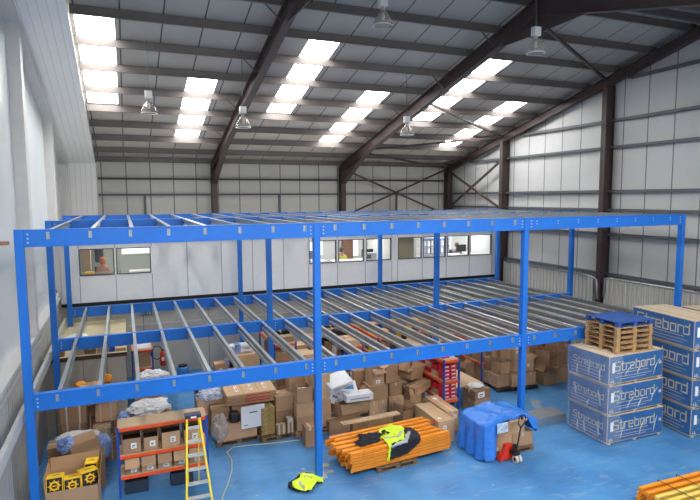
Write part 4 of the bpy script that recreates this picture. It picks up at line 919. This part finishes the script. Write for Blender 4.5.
# --- cloth patches
def inpoly(x, y, P):
    c = False; j = len(P)-1
    for i in range(len(P)):
        if (P[i][1] > y) != (P[j][1] > y) and x < (P[j][0]-P[i][0])*(y-P[i][1])/(P[j][1]-P[i][1])+P[i][0]: c = not c
        j = i
    return c
def patch(name, P, fn, m, parent=None, res=.02, thick=.012, seed=0, amp=.02, freq=7, lift=.0):
    xs = [p[0] for p in P]; ys = [p[1] for p in P]; nx = int((max(xs)-min(xs))/res)+2; ny = int((max(ys)-min(ys))/res)+2
    idx = {}; V = []; F = []
    def vid(i, j):
        if (i, j) not in idx:
            x = min(xs)+i*res; y = min(ys)+j*res; q = Vector(fn(x, y)); h = noise.noise(Vector((x*freq, y*freq, seed)))*amp+abs(noise.noise(Vector((x*freq*2.3, y*freq*1.2, seed+5))))*amp
            nrm = Vector((0, -.5, .85)); idx[(i, j)] = len(V); V.append(tuple(q+nrm*(abs(h)+lift)))
        return idx[(i, j)]
    for i in range(nx):
        for j in range(ny):
            if inpoly(min(xs)+(i+.5)*res, min(ys)+(j+.5)*res, P): F.append((vid(i, j), vid(i+1, j), vid(i+1, j+1), vid(i, j+1)))
    me = bpy.data.meshes.new(name); me.from_pydata(V, [], F); me.materials.append(m)
    for p in me.polygons: p.use_smooth = True
    o = bpy.data.objects.new(name, me); COL.objects.link(o); o.parent = parent
    s = o.modifiers.new('solid', 'SOLIDIFY'); s.thickness = thick; s.offset = 1
    return o
ca, sa = math.cos(.075), math.sin(.075)
def onstack(x, y):
    """x along the stack, y from its front edge (negative hangs down the front)"""
    u = x*1.12-.02; v = y*1.15-.6; z = ZT+.004
    if y < 0: v = -.6-.02; z = ZT+y*1.15
    return (8.09+u*ca-v*sa, .27+u*sa+v*ca, z)
t = thing('hi_vis_jacket', 'yellow and navy hi-vis jacket draped over the front of the orange beams', 'jacket')
patch('yellow_body', [(-.35, .1), (-.32, .55), (-.15, .8), (.2, .9), (.42, .72), (.4, .4), (.3, .15), (.0, .0), (-.2, -.05)], onstack, HIVIS, t, seed=3, amp=.05, freq=5)
patch('yellow_edge', [(-.36, .1), (-.42, -.32), (-.36, -.33), (-.3, .0), (-.2, .1)], onstack, HIVIS, t, seed=8, amp=.02)
patch('navy_panel', [(-.36, -.32), (-.3, .02), (.1, .1), (.42, .62), (.56, .55), (.55, .2), (.42, -.1), (.1, -.28)], onstack, DARK, t, seed=4, amp=.03, lift=.012)
patch('reflective_band', [(-.33, -.08), (-.32, -.03), (.05, .04), (.38, .38), (.42, .34), (.1, -.03)], onstack, REFL, t, seed=4, amp=.03, lift=.03)
patch('reflective_band', [(-.3, .3), (-.28, .36), (.05, .3), (.25, .5), (.28, .45), (.08, .24)], onstack, REFL, t, seed=3, amp=.05, freq=5, lift=.012)
t = thing('dark_sweater', 'black crumpled jumper lying on the orange beams left of the hi-vis jacket', 'jumper')
patch('body', [(-.95, .2), (-1.0, .45), (-.8, .55), (-.72, .78), (-.45, .7), (-.28, .62), (-.05, .7), (-.02, .5), (-.35, .45), (-.45, .25), (-.75, .22)], onstack, DARK, t, seed=9, amp=.1, freq=6)
# jacket on floor
def onfloor(x, y): return (x, y, .01+.06*max(0, 1-((x-5.52)**2+(y+.25)**2)*3.5))
t = thing('hi_vis_jacket', 'yellow and black hi-vis jacket dropped on the blue floor by the front post base', 'jacket')
patch('black_lining', [(5.14, -.28), (5.2, -.12), (5.42, -.02), (5.56, .2), (5.8, .22), (5.88, .05), (5.8, -.3), (5.66, -.6), (5.5, -.66), (5.3, -.55), (5.2, -.4)], onfloor, DARK, t, seed=2, amp=.08, res=.018)
patch('yellow_body', [(5.22, -.36), (5.28, -.16), (5.48, -.08), (5.58, .14), (5.78, .12), (5.9, -.06), (6.02, -.22), (5.95, -.42), (5.8, -.38), (5.72, -.5), (5.58, -.64), (5.36, -.6)], onfloor, HIVIS, t, seed=2, amp=.08, res=.018, lift=.02)
patch('reflective_band', [(5.42, -.56), (5.38, -.35), (5.42, -.2), (5.46, -.2), (5.43, -.36), (5.48, -.56)], onfloor, REFL, t, seed=2, amp=.08, res=.018, lift=.034)
patch('reflective_band', [(5.6, .02), (5.78, -.1), (5.76, -.15), (5.58, -.04)], onfloor, REFL, t, seed=2, amp=.08, res=.018, lift=.034)

# ------------------------------------------------------------------ tarpaulin load and pallet truck
RZ = .03; LX, LY = 10.93, -.45
def W(x, y, z=0): return (LX+x*math.cos(RZ)-y*math.sin(RZ), LY+x*math.sin(RZ)+y*math.cos(RZ), z)
pallet(LX, LY, .0, 1.6, .95, 'wooden pallet on the truck forks under the tarpaulin load', m=WOODD, rz=RZ)
carton(*W(-.2, -.06)[:2], .135, .62, .7, .74, 'tall brown carton in front under the blue tarpaulin', m=CARD, rz=RZ, sticker=[('f', -.3, .1, .12, .08)])
carton(*W(-.63, .0)[:2], .135, .24, .8, .66, 'carton with white papers at the left front corner under the tarpaulin', m=CARD2, rz=RZ, sticker=[('f', 0, .1, .18, .1), ('f', 0, .28, .16, .1), ('f', 0, .45, .16, .08)])
carton(*W(.48, .0)[:2], .135, .68, .8, .36, 'wide brown carton at the right under the tarpaulin', m=CARD, rz=RZ)
carton(*W(.38, -.05)[:2], .5, .42, .6, .44, 'upper brown carton at the right under the tarpaulin', m=CARD3, rz=RZ)
carton(*W(0, .15)[:2], .9, .3, .4, .1, 'flat brown carton under the crest of the tarpaulin', m=CARD, rz=RZ)
A_, B_ = .84, .5
def tarpf(x, y):
    ox = max(0, abs(x)-A_); oy = max(0, abs(y)-B_); cx = max(-A_, min(A_, x)); cy = max(-B_, min(B_, y)); sx = 1 if x > 0 else -1; sy = 1 if y > 0 else -1
    drop = math.hypot(ox, oy); zt = 1.08-.16*(cx+.1)**2-.25*max(0, -cx-.55)-.2*max(0, cx-.5)+.03*math.sin(cx*9+cy*4)
    ang = math.atan2(oy, ox) if drop > 0 else 0
    wr = .035*math.sin((cy if ox > oy else cx)*17)*min(1, drop*2); fl = .10*drop+wr
    px = cx+sx*(fl*math.cos(ang)) if drop > 0 else cx; py = cy+sy*(fl*math.sin(ang)) if drop > 0 else cy
    rnd = .04*(1-min(1, drop*8)) if drop > 0 else .04*max(0, 1-min(A_-abs(x), B_-abs(y))*0)
    return W(px, py, max(.03, zt-drop))
t = thing('blue_tarpaulin', 'bright blue tarpaulin draped over cartons on the pallet truck', 'tarpaulin')
P = [(-A_-1.02, -B_+.05), (-A_-1.0, B_-.05), (-A_-.6, B_+.6), (-A_+.1, B_+.9), (A_, B_+.8), (A_+.35, B_+.2), (A_+.4, -.3), (A_+.28, -B_-.18), (A_-.12, -B_-.3), (A_-.3, -B_-.1), (.1, -B_-.1), (-.3, -B_-.12), (-.45, -B_-.35), (-.52, -B_-.9), (-A_-.05, -B_-1.0), (-A_-.55, -B_-.6)]
patch('sheet', P, tarpf, TARP, t, res=.025, thick=.006, seed=6, amp=.035, freq=6)
t = thing('bagged_papers', 'plastic bag of white and blue papers on the front of the tarpaulin', 'papers', W(-.35, -B_-.09, .84), RZ)
MB().box(-.17, .17, -.02, .02, -.12, .14).build('bag', mat('bag_print', (214, 220, 226), .3, rgb2=(120, 160, 200), nscale=14), t, .015); MB().box(-.16, .17, -.025, .0, -.15, -.12).build('tape', CARD2, t)
simple('brown_paper_roll', 'roll', 'brown cardboard strip along the front crest of the tarpaulin', CARD, *(W(.0, 0)[0]-.15, W(.0, 0)[0]+.42), W(0, -B_-.11)[1]-.03, W(0, -B_-.11)[1]+.03, .94, 1.0)
# pallet truck
t = thing('pallet_truck', 'red hand pallet truck with black handle parked under the tarpaulin load', 'pallet truck', (10.72, -1.16, 0), .0)
for s in (-1, 1):
    MB().box(s*.19-.07, s*.19+.07, .1, 1.15, .045, .085).build('fork', RED, t, .01)
    MB().tube([(s*.19-.03, 1.05, .04), (s*.19+.03, 1.05, .04)], .04, 12).build('fork_roller', mat('wheel_cream', (214, 208, 196), .5), t)
MB().prism([(-.27, .04), (.27, .04), (.24, .2), (.16, .26), (.1, .44), (-.1, .44), (-.16, .26), (-.24, .2)], .0, .1).build('fork_head', RED, t, .01)
MB().prism([(-.28, .05), (-.2, .05), (-.02, .4), (-.08, .46), (-.13, .43)], -.06, .0).build('fork_head_rib', RED, t, .008)
MB().prism([(.28, .05), (.2, .05), (.02, .4), (.08, .46), (.13, .43)], -.06, .0).build('fork_head_rib', RED, t, .008)
for s in (-1, 1):
    w = MB().tube([(.14+s*.05-.028, -.16, .1), (.14+s*.05+.028, -.16, .1)], .1, 20).build('steer_wheel', MATS['wheel_cream'], t)
    MB().tube([(.14+s*.05-.032, -.16, .1), (.14+s*.05+.032, -.16, .1)], .045, 16).build('wheel_hub', BLACK, w)
MB().tube([(.06, -.16, .1), (.22, -.16, .1)], .02).build('axle', BLACK, t)
MB().tube([(.1, -.1, .2), (.1, -.1, .46)], .05, 14).build('hydraulic_pump', BLACK, t); MB().box(.02, .2, -.2, .02, .2, .28).build('pump_base', BLACK, t, .01)
MB().tube([(.12, -.14, .26), (.2, -.2, .95)], .02, 8).build('handle_shaft', BLACK, t)
MB().tube([(.2, -.2, .93), (.11, -.21, 1.05), (.11, -.225, 1.2), (.16, -.23, 1.26), (.28, -.23, 1.26), (.32, -.225, 1.2), (.31, -.21, 1.05), (.2, -.2, .93)], .018, 8).build('handle_loop', BLACK, t)
MB().box(.19, .23, -.235, -.2, 1.14, 1.24).build('lever', BLACK, t)
# carton bits left of tarp (tape rolls)
t = thing('tape_dispenser', 'red and white tape rolls on a small blue box beside the tarpaulin load', 'tape roll', (9.78, .62, 0))
MB().box(-.2, .2, -.15, .15, 0, .42).build('blue_box', mat('small_blue', (40, 80, 170), .5), t, .02)
MB().tube([(-.08, -.0, .52), (.0, -.06, .52)], .11, 16).build('white_roll', PAPER, t); MB().tube([(-.16, .06, .52), (-.1, .01, .52)], .1, 16).build('red_roll', RED, t)
# steel channels on the floor behind the load
t = thing('steel_channel', 'short galvanised steel channel lying on the floor behind the tarpaulin load', 'steel channel', (13.3, .5, 0), .03)
MB().box(-.55, .6, -.3, .3, 0, .01).box(-.55, .6, -.3, -.29, 0, .24).box(-.55, .6, .29, .3, 0, .24).box(-.55, .6, -.3, .3, .235, .245).build('channel', GALV, t)

# ------------------------------------------------------------------ board stacks with printed wrap
SB = mat('board_wrap_blue', (48, 96, 152), .4, var=.06, nscale=3); TAN = mat('board_tan', (196, 176, 150), .7, var=.06, nscale=12)
TX = mat('print_tan', (192, 182, 158), .6)
GLY = {'S': ([[(.75, 1), (0, 1), (0, .56), (.75, .46), (.75, 0), (-.1, 0)]], 1.0), 't': ([[(.15, 1), (.15, 0), (.5, 0)], [(-.08, .72), (.5, .72)]], .72), 'r': ([[(0, 0), (0, .72), (.45, .72)]], .65),
       'e': ([[(.6, 0), (0, 0), (0, .72), (.6, .72), (.6, .36), (0, .36)]], .88), 'b': ([[(0, 1), (0, 0), (.6, 0), (.6, .72), (0, .72)]], .88), 'o': ([[(0, 0), (.6, 0), (.6, .72), (0, .72), (0, 0)]], .88), 'd': ([[(.6, 1), (.6, 0), (0, 0), (0, .72), (.6, .72)]], .88)}
def letters(mb, word, x0, z0, size, y0, y1):
    x = x0
    for ch in word:
        st, adv = GLY[ch]
        for s in st: mb.ribbon(s, .13, y0, y1, x, z0, size)
        x += adv*size
    return x
def wordwidth(word, size): return sum(GLY[c][1] for c in word)*size-.28*size
def board_pack(x, y, z, w, d, h, label, rz=0, front=True, left=True, film=True, wrap_seed=0):
    """x,y is the near left corner; w along the front, d back along the left side"""
    t = thing('board_pack', label, 'board pack', (x, y, z), rz, 'wrapped packs of boards')
    for i in range(3):
        xx = .1+(w-.2)*i/2; MB().box(xx-.045, xx+.045, .01, d-.01, 0, .05).build('bearer', TAN, t)
    MB().box(0, w, 0, d, .05, h).build('boards', TAN, t, .004)
    MB().box(.015, w-.015, -.004, 0, .075, h-.02).build('printed_wrap', SB, t)
    MB().box(-.004, 0, .015, d-.015, .075, h-.02).build('printed_wrap', SB, t)
    # front lettering
    size = (w-.55)/(wordwidth('Strebord', 1)); size = min(size, .33); ww = wordwidth('Strebord', size); x0 = (w-.1-ww)/2-.02
    mb = MB(); letters(mb, 'Strebord', x0, h*.5, size, -.008, -.004); mb.build('brand_lettering', TX, t)
    mb = MB(); mb.box(x0+.1, x0+ww*.85, -.007, -.004, h*.4, h*.4+.016).box(x0+.02, x0+ww*.95, -.007, -.004, h*.28, h*.28+.012).box(x0+.2, x0+ww*.8, -.007, -.004, h*.2, h*.2+.012).box(w-.16, w-.07, -.007, -.004, h*.5, h*.6)
    mb.prism([(.05, .1), (.11, .1), (.08, .19)], -.007, -.004); mb.prism([(.13, .1), (.2, .1), (.2, .13), (.16, .13), (.16, .19), (.13, .19)], -.007, -.004)
    mb.build('small_print', TX, t)
    # left face lettering: built in xz then turned so it reads from outside
    size2 = min((d-.35)/(wordwidth('Strebord', 1)), .34); w2 = wordwidth('Strebord', size2)
    mb = MB(); letters(mb, 'Strebord', -d+(d-w2)/2+.02, h*.5, size2, -.008, -.004); mb.box(-d+.2, -.3, -.007, -.004, h*.4, h*.4+.014).box(-d+.12, -.2, -.007, -.004, h*.28, h*.28+.012).box(-d+.12, -.35, -.007, -.004, h*.18, h*.18+.012)
    o = mb.build('brand_lettering', TX, t); o.rotation_euler.z = -PI/2
    for xx in (.28, w-.3): MB().box(xx, xx+.016, -.01, -.004, .05, h).box(xx, xx+.016, 0, d, h, h+.003).build('strap', mat('strap_teal', (30, 120, 140), .4), t)
    MB().box(-.01, -.004, .3, .316, .05, h).build('strap', MATS['strap_teal'], t)
    MB().box(.1, .2, -.011, -.008, h*.45, h*.78).build('paper_label', PAPER, t)
    if film:
        V = []; F = []; nx, nz = 26, 14
        def fs(u, v):
            s = u*(d+w*.22)                       # from the back of the left face round the corner
            nn = .03+.09*abs(noise.noise(Vector((s*2.6, v*3.1, wrap_seed))))+.035*abs(noise.noise(Vector((s*7, v*6, wrap_seed+3))))
            if s < d: p = (-nn-.03*math.sin(u*3), d-s, 0)
            else: p = (s-d-.03, -nn, 0)
            zz = h+.02-v*(h*.98)
            return (p[0], p[1], zz)
        for j in range(nz+1):
            for i in range(nx*2+1): V.append(fs(i/(nx*2), j/nz))
        for j in range(nz):
            for i in range(nx*2):
                a = j*(nx*2+1)+i; F.append((a, a+1, a+nx*2+2, a+nx*2+1))
        me = bpy.data.meshes.new('shrink_wrap'); me.from_pydata(V, [], F); me.materials.append(FILM)
        for p in me.polygons: p.use_smooth = True
        o = bpy.data.objects.new('shrink_wrap', me); COL.objects.link(o); o.parent = t
        for k in range(3):                          # bunched folds of film over the front
            mb = MB(); x1 = w*(.3+.26*k)+random.uniform(-.15, .15); z0 = random.uniform(.1, .35); pts = []; ln = random.uniform(.3, .6); cv = random.uniform(.1, .4)
            for q in range(7):
                f = q/6; pts.append((x1+cv*f*f, h*(z0+ln*f), .03*math.sin(PI*f)+.006))
            for (a0, b0, w0), (a1, b1, w1) in zip(pts, pts[1:]): mb.prism([(a0, b0), (a0+w0, b0), (a1+w1, b1), (a1, b1)], -.022, -.014)
            mb.build('film_fold_highlight', FOLD_HIGHLIGHT, t)
        for k in range(3):  # white fold strips on the left side, painting streak highlights onto the film
            mb = MB(); y1 = d*(.15+.3*k)+random.uniform(-.08, .08); z0 = random.uniform(.05, .4); pts = []; ln = random.uniform(.3, .55); cv = random.uniform(-.1, .1)
            for q in range(7):
                f = q/6; pts.append((y1+cv*f*f, h*(z0+ln*f), .04*math.sin(PI*f)+.006))
            for (a0, b0, w0), (a1, b1, w1) in zip(pts, pts[1:]): mb.prism([(a0, b0), (a0+w0, b0), (a1+w1, b1), (a1, b1)], -.075, -.062, 'yz')
            mb.build('film_fold_highlight', FOLD_HIGHLIGHT, t)
    return t
for k, (dx, dy, rz_) in enumerate(((0, 0, -.02), (-.05, -.03, .0), (-.08, -.06, .02))):
    board_pack(13.7+dx, -1.5+dy, .83*k, 2.05, 1.42, .82, ['lowest', 'middle', 'topmost'][k]+' film-wrapped pack of boards in the left stack of three, under the pallets', rz_, wrap_seed=k*7+1)
BZ = 0.
for k in range(4):
    board_pack(16.2-.06*k, -2.05-.03*k, .84*k, 1.25, 2.15, .83, ['lowest', 'second lowest', 'second from top', 'topmost']
        [k]+' pack of boards in the four-high stack at the right edge', -.1, film=False)
for k in range(4):
    board_pack(17.53-.03*k, -2.45, .84*k, 1.0, 1.9, .83, ['lowest', 'second lowest', 'second from top', 'topmost'][k]+' pack of boards in the rearmost stack against the right wall side', -.1, film=False)
# pallets on the left stack
for k in range(6):
    pallet(14.66+.01*(k % 2), -.88+.008*(k % 3), 2.49+.142*k, 1.28, 1.14, ('blue painted pallet on top of the pallet pile on the board stack' if k == 5 else 'bare wooden pallet in the pile on the board stack, %s from the bottom' % ordn[k]),
           rz=-.04+.012*(k % 3), m=mat('pallet_blue', (36, 78, 150), .6, var=.08) if k == 5 else WOOD, name='wooden_pallet', group='pallets on the board stack', h=.14, bw=.088 if k == 5 else .055)

# ------------------------------------------------------------------ yellow beams at the bottom right
RB2 = None
for r in range(3):
    for c in range(5):
        o = rack_beam(BEAMO if c < 3 and not (c == 2) else BEAMY, 2.9, '', 'beams at the bottom right') if c in (0, 2) and r == 0 else copy_tree(keep0 if c < 2 else keep2)
        if r == 0 and c == 0: keep0 = o
        if r == 0 and c == 2: keep2 = o
        ang = -.02
        o.location = (13.55+.03*((r+c) % 3)+.02*c, -3.85-.2*c, .05+.1*r); o.rotation_euler.z = ang
        o['label'] = '%s beam in the bottom right bundle, %s layer, %s from the back' % ('orange' if c < 2 else 'pale yellow', ['lowest', 'middle', 'top'][r], ordn[c])
t = thing('strapping_band', 'black strapping bands round the bundle of beams at the bottom right', 'strap')
for x in (12.75, 13.35, 14.6): MB().box(x, x+.02, -4.75, -3.78, .356, .362).box(x, x+.02, -3.785, -3.778, .04, .358).build('band', BLACK, t)
for x in (12.7, 14.4): simple('timber_bearer', 'timber', 'timber bearer under the bundle of beams, %s' % ('left' if x < 13 else 'right'), WOODD, x, x+.09, -4.8, -3.7, 0, .028, 0)

# ------------------------------------------------------------------ floor cable and debris
t = thing('floor_cable', 'pale yellow cable snaking over the blue floor left of the front post', 'cable')
pts = [(3.6, -.35), (3.7, 0), (3.9, .5), (4.1, 1.1), (4.2, 1.7), (4.15, 2.1), (4.35, 2.35), (4.8, 2.3), (5.4, 2.18), (6.0, 2.1), (6.15, 2.05)]
sm = []
for i in range(len(pts)-1):
    for q in range(4): f = q/4; sm.append((pts[i][0]*(1-f)+pts[i+1][0]*f, pts[i][1]*(1-f)+pts[i+1][1]*f, .014))
MB().tube(sm+[(6.15, 2.05, .014)], .013, 6).build('cable', mat('cable_yellow', (196, 190, 140), .6), t, 0, True)
for k, (x, y, s) in enumerate(((5.6, .25, .12), (6.3, .45, .14), (6.32, .1, .1), (5.75, .48, .05), (9.6, -2.0, .04), (4.4, -.3, .04))):
    o = MB().prism([(-s, -s*.3), (s*.7, -s*.6), (s, .2*s), (.1*s, s*.6)], 0, .008, 'xy').build('floor_scrap', mat('scrap', (186, 168, 140), .8)); o.location = (x, y, 0)
    tag(o, 'small scrap of debris on the blue floor, %s' % ['left of the front post', 'right of the front post', 'just beside the post base', 'behind the post base', 'in the open floor at the centre front', 'near the cable'][k], 'debris')

# ------------------------------------------------------------------ world, camera
w = bpy.data.worlds.new('World'); S.world = w; w.use_nodes = True
w.node_tree.nodes['Background'].inputs[0].default_value = lin((240, 238, 234)); w.node_tree.nodes['Background'].inputs[1].default_value = 1.0
cam = bpy.data.cameras.new('Camera'); co = bpy.data.objects.new('Camera', cam); COL.objects.link(co); S.camera = co
yaw, pitch, roll, f = .3892, .0954, -.0056, 552.414
F = Vector((math.sin(yaw)*math.cos(pitch), math.cos(yaw)*math.cos(pitch), -math.sin(pitch))); Rv = Vector((math.cos(yaw), -math.sin(yaw), 0)); U = Rv.cross(F)
r2 = Rv*math.cos(roll)+U*math.sin(roll); u2 = U*math.cos(roll)-Rv*math.sin(roll)
co.matrix_world = Matrix(((r2.x, u2.x, -F.x, 1.8574), (r2.y, u2.y, -F.y, -12.1664), (r2.z, u2.z, -F.z, 6.735), (0, 0, 0, 1)))
cam.sensor_width = 36; cam.lens = f/700*36; cam.clip_end = 200
vs = S.view_settings; S.display_settings.display_device = 'sRGB'; vs.view_transform = 'Standard'; vs.look = 'None'; vs.exposure = 0.12; vs.gamma = 1; vs.use_curve_mapping = False
